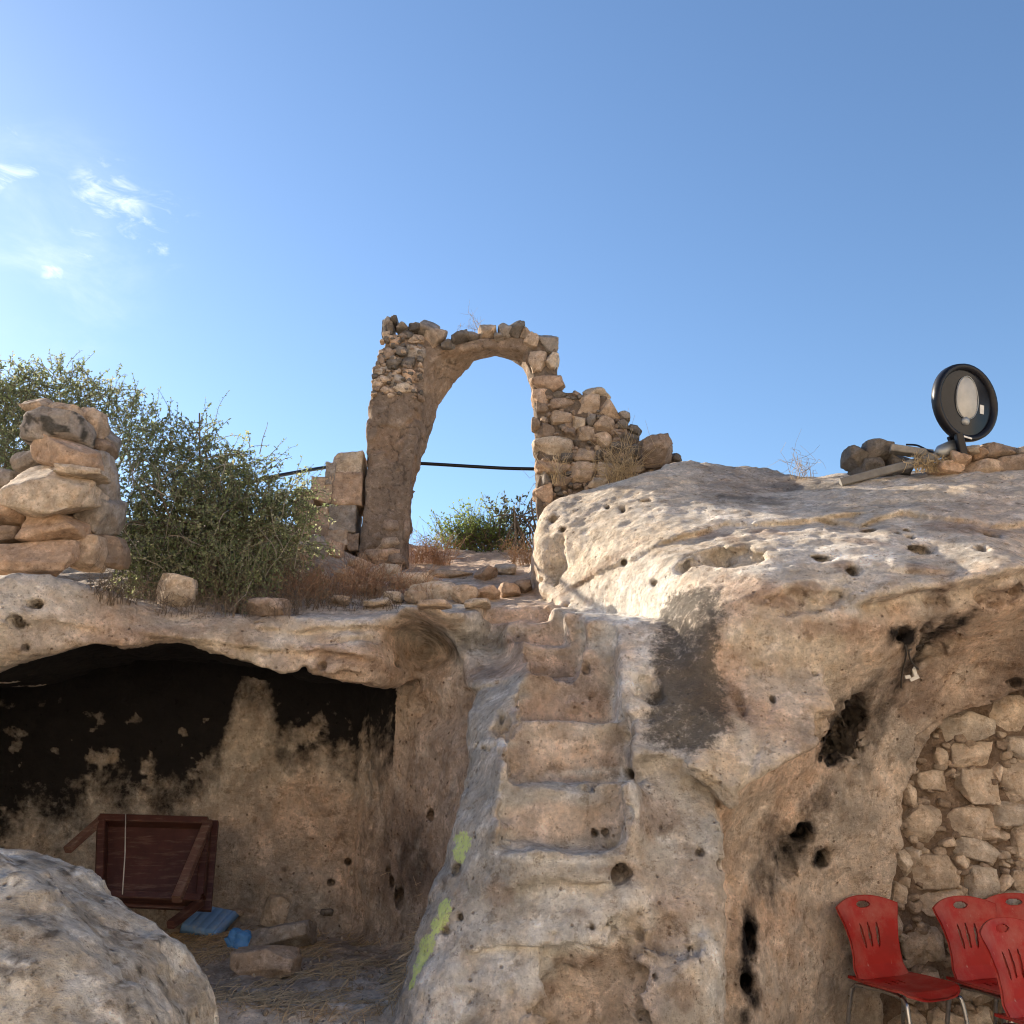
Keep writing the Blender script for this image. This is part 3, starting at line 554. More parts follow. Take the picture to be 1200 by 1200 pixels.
def paint_rock(P):
    soot = np.zeros(len(P)); lich = np.zeros(len(P)); spray = np.zeros(len(P))
    col = colour_field(P)
    # weather-worn grey skin and paler grain
    g = sstep(.05, .5, fbm(P, 3.2, 5, .6, off=31.)); col = lay(col, g, GREY, .35)
    g = sstep(.15, .55, fbm(P, 5.5, 5, .65, off=37.)); col = lay(col, g, WHITE, .30)
    g = sstep(.2, .6, fbm(P, 8., 5, .65, off=41., sc=(1, 1, .7))); col = lay(col, g, BROWN, .45)
    # soot on the cave's back wall and ceiling
    inside = (P[:, 2] < Zt3(P[:, 0], P[:, 1]) - .14) & (P[:, 1] > 6.1) & (P[:, 1] > Yf3(P[:, 0], P[:, 2]) + .16) & (P[:, 0] < -.75) & (P[:, 2] < 2.7) & (P[:, 2] > .3)
    zs = P[:, 2]; xs = P[:, 0]
    lim = np.interp(xs, [-4, -3.2, -2.6, -2.25, -2.0, -1.88, -1.72, -1.6, -1.4, -1.1, -.9], [1.25, 1.3, 1.45, 1.38, 1.62, 2.3, 2.35, 1.85, 1.72, 1.68, 1.78])
    m = sstep(-.55, .30, zs - lim + .40 * fbm(P, 4.6, 5, .62, off=51., sc=(1, 1, .6))) * inside
    patch = sstep(.16, .36, fbm(P, 8, 5, .6, off=57.)) * sstep(2.2, 1.7, zs)
    soot = np.maximum(soot, m * (1 - .62 * patch))
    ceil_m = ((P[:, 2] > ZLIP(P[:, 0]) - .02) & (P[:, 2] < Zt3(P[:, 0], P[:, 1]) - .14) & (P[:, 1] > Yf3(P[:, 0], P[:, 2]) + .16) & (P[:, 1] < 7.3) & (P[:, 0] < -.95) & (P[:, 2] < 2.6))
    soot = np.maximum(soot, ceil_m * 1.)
    # black lichen on the shoulder beside the steps
    m = np.zeros(len(P))
    poly = [at(x, y, 5.05) for x, y in [(796,688),(850,684),(845,735),(838,770),(842,805),(846,850),(826,872),(800,884),(768,880),(742,868),(752,835),(768,800),(762,775),(772,740)]]
    near = np.abs(P[:, 1] - 5.05) < .6; pd = np.full(len(P), 1.)
    pd[near] = polysdf(P[near][:, [0, 2]].astype(float), [(p.x, p.z) for p in poly]) + .05 * fbm(P[near], 9, 4, .65, off=61.)
    m = sstep(.05, -.05, pd) * (.70 + .3 * fbm(P, 5, 3, .6, off=62.))
    lich = m
    for a in [(610,722,6.0,34,13,0),(625,750,5.7,34,10,0),(645,784,5.4,36,14,0),(664,830,5.1,56,16,0),(665,886,4.8,64,26,0),(655,966,4.5,66,20,0),(712,1165,4.3,60,44,0)]:
        col = lay(col, blob(P, *a, nz=.5, ns=8, off=65., soft=.3), (.70, .47, .32) if a[1] < 850 else (.68, .50, .36), .75)
    # smaller dark brown and blackish patches
    for a in [(725,1023,4.5,24,16,0),(585,1047,4.5,16,13,0),(790,1085,4.4,34,30,0),(690,815,5.3,36,18,0),(640,790,5.5,24,14,0),(720,880,4.95,14,26,10),(770,960,4.55,26,24,0),
              (680,1080,4.4,28,12,10),(652,1150,4.4,16,26,35),(690,1130,4.4,26,12,0),(800,1160,4.3,18,20,0),(745,790,5.3,10,24,10),(560,755,5.9,34,12,0),(560,790,5.6,26,10,0),
              (880,590,6.4,50,12,5),(940,575,6.7,40,10,8),(690,760,5.7,10,8,0),(620,1100,4.35,12,8,0),(572,1130,4.4,9,8,0),(598,1150,4.35,9,8,0),(610,750,5.8,8,10,0)]:
        col = lay(col, blob(P, *a, nz=.7, ns=14, off=71.), BROWN if a[1] > 770 else LICH, .62)
    for a in [(650,1095,4.38,90,18,-8),(690,1050,4.42,60,16,0),(600,1140,4.35,60,20,10),(600,1100,4.38,50,20,0),(660,1105,4.36,50,16,0),(520,1160,4.4,30,44,25),(705,745,5.9,30,40,0),(735,800,5.45,16,50,25),(830,1130,4.4,16,50,-8),(790,985,4.5,14,5,0),(690,905,4.8,40,4,-5),(570,872,5.0,30,4,0),(640,1005,4.5,60,4,3),(740,930,4.6,5,34,0)]:
        col = lay(col, blob(P, *a, nz=.8, ns=10, off=77.), (.72, .69, .62), .75)
    # smoke stains in the hollows on the right; last two paint shade under a lip
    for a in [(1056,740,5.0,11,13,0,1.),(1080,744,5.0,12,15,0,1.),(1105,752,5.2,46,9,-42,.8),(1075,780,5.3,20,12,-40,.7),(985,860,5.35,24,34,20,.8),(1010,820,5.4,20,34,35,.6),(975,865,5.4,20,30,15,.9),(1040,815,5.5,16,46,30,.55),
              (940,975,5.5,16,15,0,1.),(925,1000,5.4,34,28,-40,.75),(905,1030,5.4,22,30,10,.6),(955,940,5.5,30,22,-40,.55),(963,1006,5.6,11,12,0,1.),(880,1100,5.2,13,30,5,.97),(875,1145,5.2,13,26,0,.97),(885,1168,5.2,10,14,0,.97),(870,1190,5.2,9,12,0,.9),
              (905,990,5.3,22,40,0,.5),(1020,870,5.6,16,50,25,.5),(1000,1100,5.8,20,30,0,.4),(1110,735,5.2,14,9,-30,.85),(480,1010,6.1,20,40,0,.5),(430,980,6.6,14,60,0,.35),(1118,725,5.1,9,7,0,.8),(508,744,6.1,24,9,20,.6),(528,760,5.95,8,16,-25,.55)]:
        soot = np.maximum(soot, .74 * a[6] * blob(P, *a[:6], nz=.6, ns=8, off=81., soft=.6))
    # iron-stained streaks
    for a in [(1000,735,4.95,70,10,0),(900,700,5.0,40,10,10),(840,835,4.9,10,40,-25),(870,830,4.9,9,40,-20),(1180,700,5.0,50,14,-20),(1130,620,5.5,50,12,10),(1020,632,5.3,24,8,10),(985,665,5.2,12,10,0),(1075,668,5.1,20,8,0),(950,688,5.0,20,8,0),(700,668,6.1,60,5,-30),(860,630,5.6,8,16,0),(830,626,5.8,14,8,0),(905,620,5.6,24,8,0),(160,740,5.4,60,14,-10),(400,770,5.85,60,8,12)]:
        col = lay(col, blob(P, *a, nz=.7, ns=8, off=91.), (.33, .20, .12), .6)
    for c, r, st in HOLES:  # hole insides darkened by colour to stand for their shade
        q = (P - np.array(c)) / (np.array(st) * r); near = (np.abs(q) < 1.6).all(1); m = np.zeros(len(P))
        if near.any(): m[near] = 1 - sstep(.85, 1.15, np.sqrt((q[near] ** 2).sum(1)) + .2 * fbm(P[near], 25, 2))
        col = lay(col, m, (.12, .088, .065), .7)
    # sprayed yellow-green paint marks
    m = np.zeros(len(P))
    for a in [(543,986,4.75,10,10,10),(538,1000,4.74,8,8,10),(522,1066,4.65,8,14,18),(515,1080,4.65,7,9,30),(499,1112,4.5,8,15,26),(490,1132,4.5,5,15,24),(484,1150,4.5,3,9,20)]:
        m = np.maximum(m, blob(P, *a, nz=.55, ns=26, off=95., soft=.18))
    spray = m * .70
    lum = col @ np.array((.3, .6, .1)); col = (lum[:, None] + (col - lum[:, None]) * .66) * 1.16
    return np.clip(col, .008, .82), np.stack([soot, lich, spray], 1)
me = np_mesh('rock_terrain', rv, rf)
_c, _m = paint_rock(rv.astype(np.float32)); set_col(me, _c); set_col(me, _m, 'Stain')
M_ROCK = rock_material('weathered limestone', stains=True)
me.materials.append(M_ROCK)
rock_o = tag(link('rock_terrain', me), 'pale carved limestone outcrop with worn rock-cut steps and caves', 'rock', kind='structure')
print('rock done', time.time() - T0)

# ground: one sheet to the horizon, and the hill the outcrop belongs to
def ground():
    m, nt, b = mat('dry ground', .95, .1); L = nt.links
    tc = mnode(nt, 'ShaderNodeTexCoord'); n = mnode(nt, 'ShaderNodeTexNoise', Scale=3.0, Detail=8.0); L.new(tc.outputs['Object'], n.inputs['Vector'])
    cr = mnode(nt, 'ShaderNodeMix', data_type='RGBA'); cr.inputs[6].default_value = (.60, .51, .40, 1); cr.inputs[7].default_value = (.69, .61, .50, 1)
    L.new(n.outputs['Fac'], cr.inputs['Factor']); L.new(cr.outputs[2], b.inputs['Base Color'])
    bp = mnode(nt, 'ShaderNodeBump', Strength=.5, Distance=.02); L.new(n.outputs['Fac'], bp.inputs['Height']); L.new(bp.outputs[0], b.inputs['Normal'])
    v = np.array([(-2500, -2500, -.07), (2500, -2500, -.07), (2500, 2500, -.07), (-2500, 2500, -.07)]); me = np_mesh('ground', v, np.array([[0, 1, 2, 3]]))
    me.materials.append(m); tag(link('ground', me), kind='structure')
    # plateau behind
    xs = np.linspace(-16, 16, 60); ys = np.linspace(9.55, 30, 40); gx, gy = np.meshgrid(xs, ys, indexing='ij')
    P = np.stack([gx.ravel(), gy.ravel(), 0 * gx.ravel()], 1); edge_h = np.array([drop(float(np.clip(x, X0 + .1, X1 - .1)), 9.5) for x in xs])
    z = np.repeat(edge_h, len(ys)) - .03 + .12 * fbm(P.astype(np.float32), .6, 4) * sstep(9.6, 11, P[:, 1]) - 4.0 * sstep(20, 30, P[:, 1]) - 4. * sstep(9, 16, P[:, 0])
    P[:, 2] = z; idx = np.arange(len(P)).reshape(60, 40)
    F = np.stack([idx[:-1, :-1], idx[1:, :-1], idx[1:, 1:], idx[:-1, 1:]], -1).reshape(-1, 4)
    me = np_mesh('hilltop', P, F); me.materials.append(m); tag(link('hilltop', me), kind='structure')
    def slope(name, xs, ys, zf):
        gx, gy = np.meshgrid(xs, ys, indexing='ij'); P = np.stack([gx.ravel(), gy.ravel(), 0 * gx.ravel()], 1); P[:, 2] = zf(P)
        idx = np.arange(len(P)).reshape(len(xs), len(ys)); F = np.stack([idx[:-1, :-1], idx[1:, :-1], idx[1:, 1:], idx[:-1, 1:]], -1).reshape(-1, 4)
        me = np_mesh(name, P, F); me.materials.append(m); tag(link(name, me), kind='structure')
    # outcrop extended unseen at left to shade boulder; unseen slopes added for bounce light
    slope('shade_hillside', np.linspace(-14, -4.15, 60), np.linspace(3.6, 9.6, 50), lambda P: -.1 + (3.0 + .10 * (P[:, 1] - 5) + .25 * fbm(P.astype(np.float32), .8, 4)) * sstep(3.9, 4.9, P[:, 1] + .4 * fbm(P.astype(np.float32), .7, 3)) - 2. * sstep(-9, -14, P[:, 0]))
    slope('side_bounce_slope', np.linspace(4.9, 16, 50), np.linspace(-8, 4.5, 50), lambda P: -.1 + 6.5 * sstep(5.0, 9.5, P[:, 0] + .7 * fbm(P.astype(np.float32), .4, 4)) + .4 * fbm(P.astype(np.float32), .6, 4) * sstep(5, 6.5, P[:, 0]))
    slope('opposite_bounce_slope', np.linspace(-26, 26, 90), np.linspace(-20, -3.4, 60), lambda P: -.1 + 9.0 * sstep(-3.9, -11, P[:, 1] + .9 * fbm(P.astype(np.float32), .35, 4)) + .5 * fbm(P.astype(np.float32), .5, 4) * sstep(-3.5, -6, P[:, 1]))
ground()

# foreground boulder
BX = edge([(-300,985,3.2),(0,1000,3.25)])
def boulder_f(P):
    X, Y, Z = P[:, 0], P[:, 1], P[:, 2]
    prof = np.interp(X, BPX, BPZ) - .10 * np.clip(Y - 3.1, -.3, 2) ** 2 + .09 * (Y - 3.2)
    f = smax(Z - prof, 2.62 - Y + .55 * (Z - .4), .26)
    f = smax(f, Y - 4.0, .3); f = smax(f, X - (-.99 - .10 * (Y - 3.1)), .16)
    return f * .8 + .05 * fbm(P, 1.8, 3, off=2.) + .035 * fbm(P, 6, 4, .6, off=3.) + .012 * fbm(P, 20, 3, .6) + .02 * sstep(.3, .5, fbm(P, 9, 3, .55, off=14.))
bp_ = [at(x, y, 3.2) for x, y in [(-400,1010),(-100,1012),(0,1032),(60,1072),(120,1118),(165,1146),(196,1172),(214,1205),(224,1245),(232,1290)]]
BPX = [p.x for p in bp_]; BPZ = [p.z for p in bp_]
bv, bf = surface_nets(boulder_f, (-3.3, 2.2, -.06), (-.6, 4.3, 1.5), .016)
me = np_mesh('boulder', bv, bf)
P = bv.astype(np.float32)
c = np.tile(np.array([(.54, .485, .40)]), (len(P), 1))
c = lay(c, sstep(-.08, .12, fbm(P, 5.5, 6, .68, off=3.)), (.70, .665, .59), .9)
c = lay(c, sstep(.10, .24, fbm(P, 7, 6, .68, off=13.)), (.27, .24, .20), .8)
c = lay(c, sstep(.16, .28, fbm(P, 13, 5, .65, off=17.)), (.74, .71, .64), .85)
c = lay(c, sstep(.30, .40, fbm(P, 11, 5, .65, off=23.)), (.07, .06, .05), .8)
set_col(me, c); me.materials.append(M_ROCK)
tag(link('boulder', me), 'large rounded pale grey boulder in the left foreground before the cave', 'boulder')

# ------------------------------------------------------------------ stones
def cube_sphere(n):
    V = {}; F = []
    def vid(p):
        k = tuple(int(round(a * 1000)) for a in p)
        if k not in V: V[k] = len(V)
        return V[k]
    t = np.linspace(-1, 1, n + 1); pos = {}
    for ax in range(3):
        for sg in (-1, 1):
            for i in range(n):
                for j in range(n):
                    q = []
                    for a, b in ((i, j), (i + 1, j), (i + 1, j + 1), (i, j + 1)):
                        p = [0, 0, 0]; p[ax] = sg; p[(ax + 1) % 3] = t[a]; p[(ax + 2) % 3] = t[b]; q.append(vid(p)); pos[V[tuple(int(round(c * 1000)) for c in p)]] = p
                    F.append(q if sg > 0 else q[::-1])
    P = np.array([pos[i] for i in range(len(pos))], float)
    return P, np.array(F)
CS = {n: cube_sphere(n) for n in (5, 8, 12, 16)}
def stone_geo(size, seed, blocky=.55, n=8, cuts=7, rough=.06):
    """one weathered stone centred on the origin: a rounded block, chipped by flat faces"""
    rs = np.random.RandomState(seed); P, F = CS[n]
    D = P / np.linalg.norm(P, axis=1)[:, None]; B = P
    V = D * (1 - blocky) + B * blocky * .86
    for _ in range(cuts):
        d = rs.normal(size=3); d /= np.linalg.norm(d); h = rs.uniform(.62, .92)
        e = V @ d - h; V = V - np.maximum(e, 0)[:, None] * d
    V = V / np.abs(V).max(0)
    Vf = V.astype(np.float32) + seed * 1.37 % 50
    V = V * (1 + rough * 2.2 * fbm(Vf, 1.1, 3)[:, None] + rough * fbm(Vf, 4, 3)[:, None])
    return V * np.array(size) * .5, F
def tilt(V, a_y=0., a_z=0., a_x=0.):
    m = np.array(Euler((R(a_x), R(a_y), R(a_z))).to_matrix()); return V @ m.T
def stone_col(V, k, seed):
    k = np.array(k, float); g = k @ np.array((.3, .6, .1)); k = (g + (k - g) * .80) * .93
    c = np.tile(np.array(k, float), (len(V), 1)); P = V.astype(np.float32) + seed * .71 % 30
    c = lay(c, sstep(.0, .5, fbm(P, 6, 4, .6)), np.array(k) * .62 + np.array((.02, .02, .02)), .7)
    c = lay(c, sstep(.1, .5, fbm(P, 9, 4, .6, off=5.)), np.clip(np.array(k) * 1.3 + .03, 0, .7), .6)
    return c
S_TAN = (.47, .34, .225); S_ORG = (.50, .33, .205); S_GRY = (.34, .29, .24); S_DRK = (.17, .145, .12); S_PAL = (.56, .44, .31); S_BRN = (.30, .215, .15)
M_STONE = rock_material('field stone', scale=1.6, bump=.55, pits=.3, var=.28)
M_DARK = rock_material('dark basalt-like stone', scale=1.6, bump=.6, pits=.3, var=.3)
def stone(px, py, w, h, Y, label, tone=S_TAN, thick=None, rot=0, seed=None, group=None, name='stone', blocky=.55, cuts=7, n=12, yaw=None):
    """a loose stone: its own object, origin at its middle; w, h are its size in photo pixels at depth Y"""
    seed = seed if seed is not None else int(px * 7 + py * 13) % 9973; s = mpp(Y)
    t = thick if thick else .8 * min(w, h) * s + .25 * max(w, h) * s
    V, F = stone_geo((w * s, t, h * s), seed, blocky, n, cuts)
    V = tilt(V, rot, yaw if yaw is not None else (seed % 17) - 8)
    me = np_mesh(name, V, F); set_col(me, stone_col(V, tone, seed)); me.materials.append(M_STONE)
    return tag(link(name, me, loc=at(px, py, Y)), label, 'stone', group)
class Heap:
    """stones bedded in one piece of masonry; each becomes a part of it"""
    def __init__(s): s.items = []
    def add(s, px, py, w, h, Y, tone=S_TAN, thick=.25, rot=0, seed=None, blocky=.6, n=8, cuts=7, yaw=0):
        seed = seed if seed is not None else int(px * 7 + py * 13) % 9973; k = mpp(Y)
        V, F = stone_geo((w * k, thick, h * k), seed, blocky, n, cuts); V = tilt(V, rot, yaw)
        c = stone_col(V, np.array(tone) * (.88 + .24 * (seed % 97) / 97), seed)
        s.items.append((V, F, c, at(px, py, Y)))
    def build(s, name, parent, m=None):
        for V, F, c, p in s.items:
            me = np_mesh(name, V, F); set_col(me, c); me.materials.append(m or M_STONE)
            link(name, me, parent, p - parent.location)
    def build_mass(s, name, parent, m=None):
        n = 0; v = []; f = []; c = []
        for V, F, k, p in s.items: v.append(V + np.array(p)); f.append(F + n); c.append(k); n += len(V)
        me = np_mesh(name, np.concatenate(v), np.concatenate(f)); set_col(me, np.concatenate(c)); me.materials.append(m or M_STONE); o = child(link(name, me), parent); o['kind'] = 'stuff'; return o
def pack(h2, poly, big, n, Y, tones, thick, seed, lo=6, hi=12):
    """small wedging stones in the joints of a wall, inside a photo outline and clear of the big stones"""
    rs = np.random.RandomState(seed); poly = np.array(poly, float); x0, y0 = poly.min(0); x1, y1 = poly.max(0); k = 0
    while k < n:
        x, y = rs.uniform(x0, x1), rs.uniform(y0, y1); n_try = polysdf(np.array([(x, y)]), poly)[0]
        if n_try > -2: continue
        k += 1
        if any(abs(x - b[0]) < b[2] * .42 and abs(y - b[1]) < b[3] * .42 for b in big): continue
        w = rs.uniform(lo, hi); h2.add(x, y, w, w * rs.uniform(.55, .95), Y, tones[rs.randint(len(tones))], thick, rs.uniform(-25, 25), rs.randint(9000), .5, 5, 6)
def empty(name, loc=(0, 0, 0), rz=0.):
    o = bpy.data.objects.new(name, None); SC.collection.objects.link(o); o.location = loc; o.rotation_euler = (0, 0, rz); o.empty_display_size = .1; return o

# dry-stone pile on the ledge, left
G = 'stones of the dry-stone pile'
for a in [
    (44,656,98,40,5.85,'long flat orange-tan slab, lowest in front of the dry-stone pile',S_ORG,.45,0,.85),
    (20,603,50,36,5.9,'thick flat-topped pinkish block at the left edge of the dry-stone pile',S_ORG,.45,-2,.8),
    (12,630,42,22,5.92,'thin shadowed brown slab wedged between two thick blocks in the pile',S_BRN,.4,-8,.7),
    (68,622,66,40,5.88,'wedge-shaped orange stone right under the biggest pale stone of the pile',S_ORG,.4,6,.75),
    (66,578,100,62,5.82,'biggest stone of the dry-stone pile, pale and angular',S_PAL,.42,10,.8),
    (82,537,82,36,5.85,'smooth orange stone sloping to the right above the biggest pale stone',S_ORG,.4,19,.6),
    (97,557,56,11,5.74,'thin flat sliver of stone on top of the biggest pale stone',S_PAL,.28,6,.8),
    (70,505,74,44,5.88,'rounded grey stone with black lichen spots near the top of the pile',S_GRY,.42,8,.5),
    (83,488,40,20,5.95,'small tan capping stone, highest in the dry-stone pile',S_TAN,.3,8,.6),
    (47,481,32,24,6.05,'small brownish stone at the upper left shoulder of the pile',S_TAN,.3,-10,.5),
    (112,500,30,36,6.05,'tan stone standing upright right of the lichen-spotted one',S_TAN,.3,10,.5),
    (128,519,28,22,6.2,'flat grey stone half covered by leaves at the top right of the pile',S_GRY,.3,5,.6),
    (121,527,30,20,6.1,'egg-shaped brown stone below the upright tan one',S_BRN,.25,12,.35),
    (119,562,34,58,6.1,'tall grey-brown stone standing on edge at the right of the pile',S_GRY,.4,-8,.6),
    (118,603,42,56,6.08,'big dark rounded stone right of the orange wedge',S_GRY,.4,10,.5),
    (105,648,38,40,6.0,'squat brown stone at the right end of the long slab',S_TAN,.35,5,.5),
    (131,648,32,36,6.15,'brown stone at the lower right corner of the pile beside the shrub',S_BRN,.35,0,.5),
    (8,570,40,34,6.3,'dark stone behind the thick block at the left edge',S_GRY,.3,0,.5),
    (42,545,40,26,6.2,'mossy grey stone behind the sloping orange one',S_GRY,.3,0,.5),
    (100,590,60,80,6.25,'broad shadowed stone in the core of the pile',S_GRY,.3,0,.6),
    (100,530,60,60,6.3,'grey stone in the core behind the sloping orange one',S_GRY,.3,0,.6)]:
    stone(a[0],a[1],a[2]*1.06,a[3]*1.12,a[4],a[5],a[6],a[7],a[8],group=G,blocky=a[9]*.85,cuts=4,n=16)
for o in list(SC.objects):       # lichen on the stone named for it
    if 'lichen spots' in o.get('label', ''):
        a = o.data.color_attributes['Col']; n = len(o.data.vertices); v = np.zeros(n * 3, np.float32); o.data.vertices.foreach_get('co', v); v = v.reshape(-1, 3)
        cc = np.zeros(n * 4, np.float32); a.data.foreach_get('color', cc); cc = cc.reshape(-1, 4); cc[:, :3] = lay(cc[:, :3], sstep(.12, .22, fbm(v, 16, 3, .5, off=3.)), (.05, .048, .042), .9); a.data.foreach_set('color', cc.ravel())

# pale block on the ledge below the shrub, and the stones of the bank under the arch
def on(px, py): return trace(px, py).y
stone(206,694,46,42,on(205,712)+.05,'pale angular block sitting on the ledge under the big green shrub',S_PAL,.3,8,blocky=.6,n=16)
stone(318,714,54,26,on(322,724)+.15,'brown rock on the ledge at the right of the small dark hollow',S_BRN,.3,0,blocky=.4)
GB = 'stones of the rubble bank'
for a in [(447,674,46,24,S_PAL,'flat pale stone lying at the foot of the plastered arch leg'),(483,683,54,22,S_PAL,'long low pale stone on the rubble bank, left of the middle'),(513,695,70,30,S_PAL,'broadest pale boulder of the rubble bank under the arch opening'),
    (570,674,30,20,S_ORG,'rounded orange stone directly under the arch shrub'),(592,668,26,16,S_PAL,'small pale stone between the rounded orange one and the big sunlit rock'),(573,697,30,20,S_ORG,'orange flat-faced stone in the front row of the bank'),(597,694,26,20,S_ORG,'orange angular stone at the right end of the front row'),
    (547,699,34,25,S_TAN,'tan stone next to the broadest boulder of the bank'),(528,674,56,13,S_TAN,'thin level slab like a threshold under the arch shrub'),(462,702,24,15,S_PAL,'small white-grey stone at the front left of the bank'),(423,664,30,20,S_TAN,'tan stone left of the arch leg foot'),
    (410,676,30,24,S_TAN,'tan stone among the dry reddish weeds'),(392,644,20,27,S_ORG,'upright egg-shaped stone under the ashlar blocks'),(375,644,26,34,S_GRY,'upright grey stone left of the egg-shaped one'),(350,652,28,26,S_TAN,'angular tan stone at the right edge of the big shrub'),
    (613,690,22,18,S_BRN,'brown stone tucked against the big sunlit rock'),(488,702,28,17,S_TAN,'low tan stone at the front edge of the bank'),(338,632,24,20,S_TAN,'small tan stone right beside the shrub leaves'),(357,628,22,18,S_ORG,'small orange stone above the angular tan one'),
    (330,668,26,20,S_GRY,'grey stone at the shrub foot beside a dark gap'),(436,692,26,14,S_TAN,'flat tan stone near the dry weeds in front of the arch'),(400,706,26,14,S_TAN,'small tan stone at the ledge rim among dry weeds, left end of the rim row'),(442,708,34,12,S_PAL,'flat pale stone on the ledge rim, second of the rim row'),(510,710,40,12,S_TAN,'long flat tan stone on the ledge rim below the broadest boulder'),(560,709,30,12,S_PAL,'flat pale stone on the ledge rim just left of the top step'),(380,680,22,18,S_PAL,'small pale stone half hidden in the dry reddish weeds')]:
    y = on(a[0], a[1] + a[3] * .3)
    stone(a[0],a[1],a[2],a[3],y+.06,a[5],a[4],.26,(a[0] % 13) - 6,group=GB,blocky=.5,n=12)

# ------------------------------------------------------------------ the ruined arch
AY0, AY1 = 8.4, 8.78
OUT = [(416,672),(424,600),(429,520),(430,470),(436,440),(444,418),(450,400),(452,388),(478,392),(497,394),(520,404),(535,400),(552,396),(575,391),(600,391),(618,394),(640,396),(652,406),(654,438),(660,456),(690,462),(712,466),(718,482),(735,496),(748,514),(772,522),(800,545),(810,600),(720,660),(629,660)]
INF = [(629,600),(628,480),(624,440),(615,410),(600,408),(575,407),(545,408),(515,411),(497,428),(489,460),(486,520),(478,600),(470,672)]
INB = [(629,660),(629,590),(627,500),(621,455),(612,433),(600,423),(580,418),(555,424),(551,432),(538,445),(516,478),(503,520),(491,560),(481,600),(485,622),(480,632),(482,680)]
xz = lambda pts, Y: [(at(x, y, Y).x, at(x, y, Y).z) for x, y in pts]
PF = xz(OUT, AY0) + xz(INF, AY0); PB = xz(OUT, AY0) + xz(INB, AY1)
ax0, ax1, az0, az1 = -1.5, 1.7, 2.7, 5.6
SF = Sheet(lambda q: polysdf(q, PF), ax0, ax1, az0, az1, .015); SB = Sheet(lambda q: polysdf(q, PB), ax0, ax1, az0, az1, .015)
def arch_f(P):
    X, Y, Z = P[:, 0], P[:, 1], P[:, 2]; t = np.clip((Y - AY0) / (AY1 - AY0), 0, 1)
    d = SF(X, Z) * (1 - t) + SB(X, Z) * t
    am = 1 - .6 * sstep(5.15, 5.3, Z); d = d + am * (.022 * fbm(P, 6, 3, .6, off=2.) + .012 * fbm(P, 16, 3, .6))
    yf = AY0 + .035 * sstep(4.75, 4.95, Z) + .04 * (X > .18) * sstep(4.9, 4.5, Z) + .06 * (X > .18) * fbm(P, 9, 3, .6, off=71.)
    d = smax(d, np.maximum(yf - Y, Y - AY1) + .018 * fbm(P, 5, 3, .6, off=7.), .035)
    # spalled plaster
    return d + .02 * sstep(.15, .22, fbm(P, 3.6, 4, .55, off=17.)) * (Z < 4.9) + .012 * np.exp(-(fbm(P, 5, 3, .6, off=27.) / .03) ** 2) * (X < .1)
av, af = surface_nets(arch_f, (ax0, AY0 - .15, az0), (ax1, AY1 + .15, az1), .016, .09)
arch = tag(empty('stone_arch', at(530, 665, 8.7)), 'ruined stone arch with one plastered leg and one rubble leg against the sky', 'arch')
bpy.context.view_layer.update()
def child(o, parent):
    o.parent = parent; o.location = o.location - parent.location; return o
def rebased(me, parent):
    return me
me = np_mesh('arch_body', av, af); P = av.astype(np.float32)
c = np.tile(np.array((.27, .205, .155)), (len(P), 1))
c = lay(c, sstep(-.1, .4, fbm(P, 3, 5, .6, off=1.)), (.21, .165, .13), .8)
c = lay(c, sstep(.1, .4, fbm(P, 5, 5, .6, off=9.)), (.37, .29, .22), .6)
c = lay(c, sstep(.14, .22, fbm(P, 3.6, 4, .55, off=17.)), (.30, .21, .145), .7)
c = lay(c, (P[:, 0] > .15) * 1., (.155, .125, .10), .75)
c = lay(c, np.exp(-(fbm(P, 5, 3, .6, off=27.) / .022) ** 2) * (P[:, 0] < .1), (.07, .055, .045), .7)
set_col(me, c * .86); me.materials.append(rock_material('old lime plaster and mortar', scale=2.2, bump=.6, pits=.4, var=.25))
child(link('arch_body', me), arch)
h = Heap()
for x, y, w, hh, t, r in [(449,447,26,14,S_TAN,0),(446,436,18,12,S_GRY,0),(466,447,24,22,S_GRY,-12),(481,442,20,15,S_ORG,5),(471,457,34,13,S_PAL,-6),(453,459,16,12,S_TAN,0),(444,453,12,10,S_TAN,0),
    (487,399,22,13,S_TAN,-5),(488,413,24,17,S_GRY,5),(478,393,14,12,S_DRK,0),(462,401,18,16,S_ORG,0),(456,415,18,18,S_BRN,0),(470,412,18,16,S_DRK,0),(478,425,18,14,S_DRK,0),(462,428,20,14,S_DRK,0),(449,424,12,12,S_BRN,0),
    (454,638,30,16,S_TAN,0),(452,649,34,17,S_ORG,-5),(440,628,20,18,S_BRN,0),(457,618,24,16,S_BRN,0),(476,618,8,36,S_BRN,0),(436,650,18,16,S_BRN,0),(466,655,20,14,S_BRN,0)]:
    h.add(x, y, w * 1.12, hh * 1.12, AY0 + .05, t, .14, r, blocky=.55, cuts=9)
h.build('rubble_stone', arch)
h = Heap()
for x, y, w, hh, t, r in [(510,402,28,34,S_TAN,18),(503,390,24,24,S_GRY,25),(457,386,12,16,S_GRY,0),(463,381,10,10,S_DRK,0),(452,390,8,22,S_DRK,0),(473,388,16,10,S_GRY,0),(486,389,18,10,S_DRK,12),
    (540,401,24,18,S_DRK,-10),(529,409,26,16,S_DRK,-5),(553,397,20,12,S_GRY,10),(571,393,24,20,S_TAN,5),(593,394,18,22,S_GRY,-20),(604,391,20,26,S_DRK,20),(615,396,14,18,S_TAN,0),(585,402,14,10,S_GRY,0)]:
    h.add(x, y, w, hh, AY0 + .14, t, .36, r)
h.build('crown_stone', arch)
h = Heap()
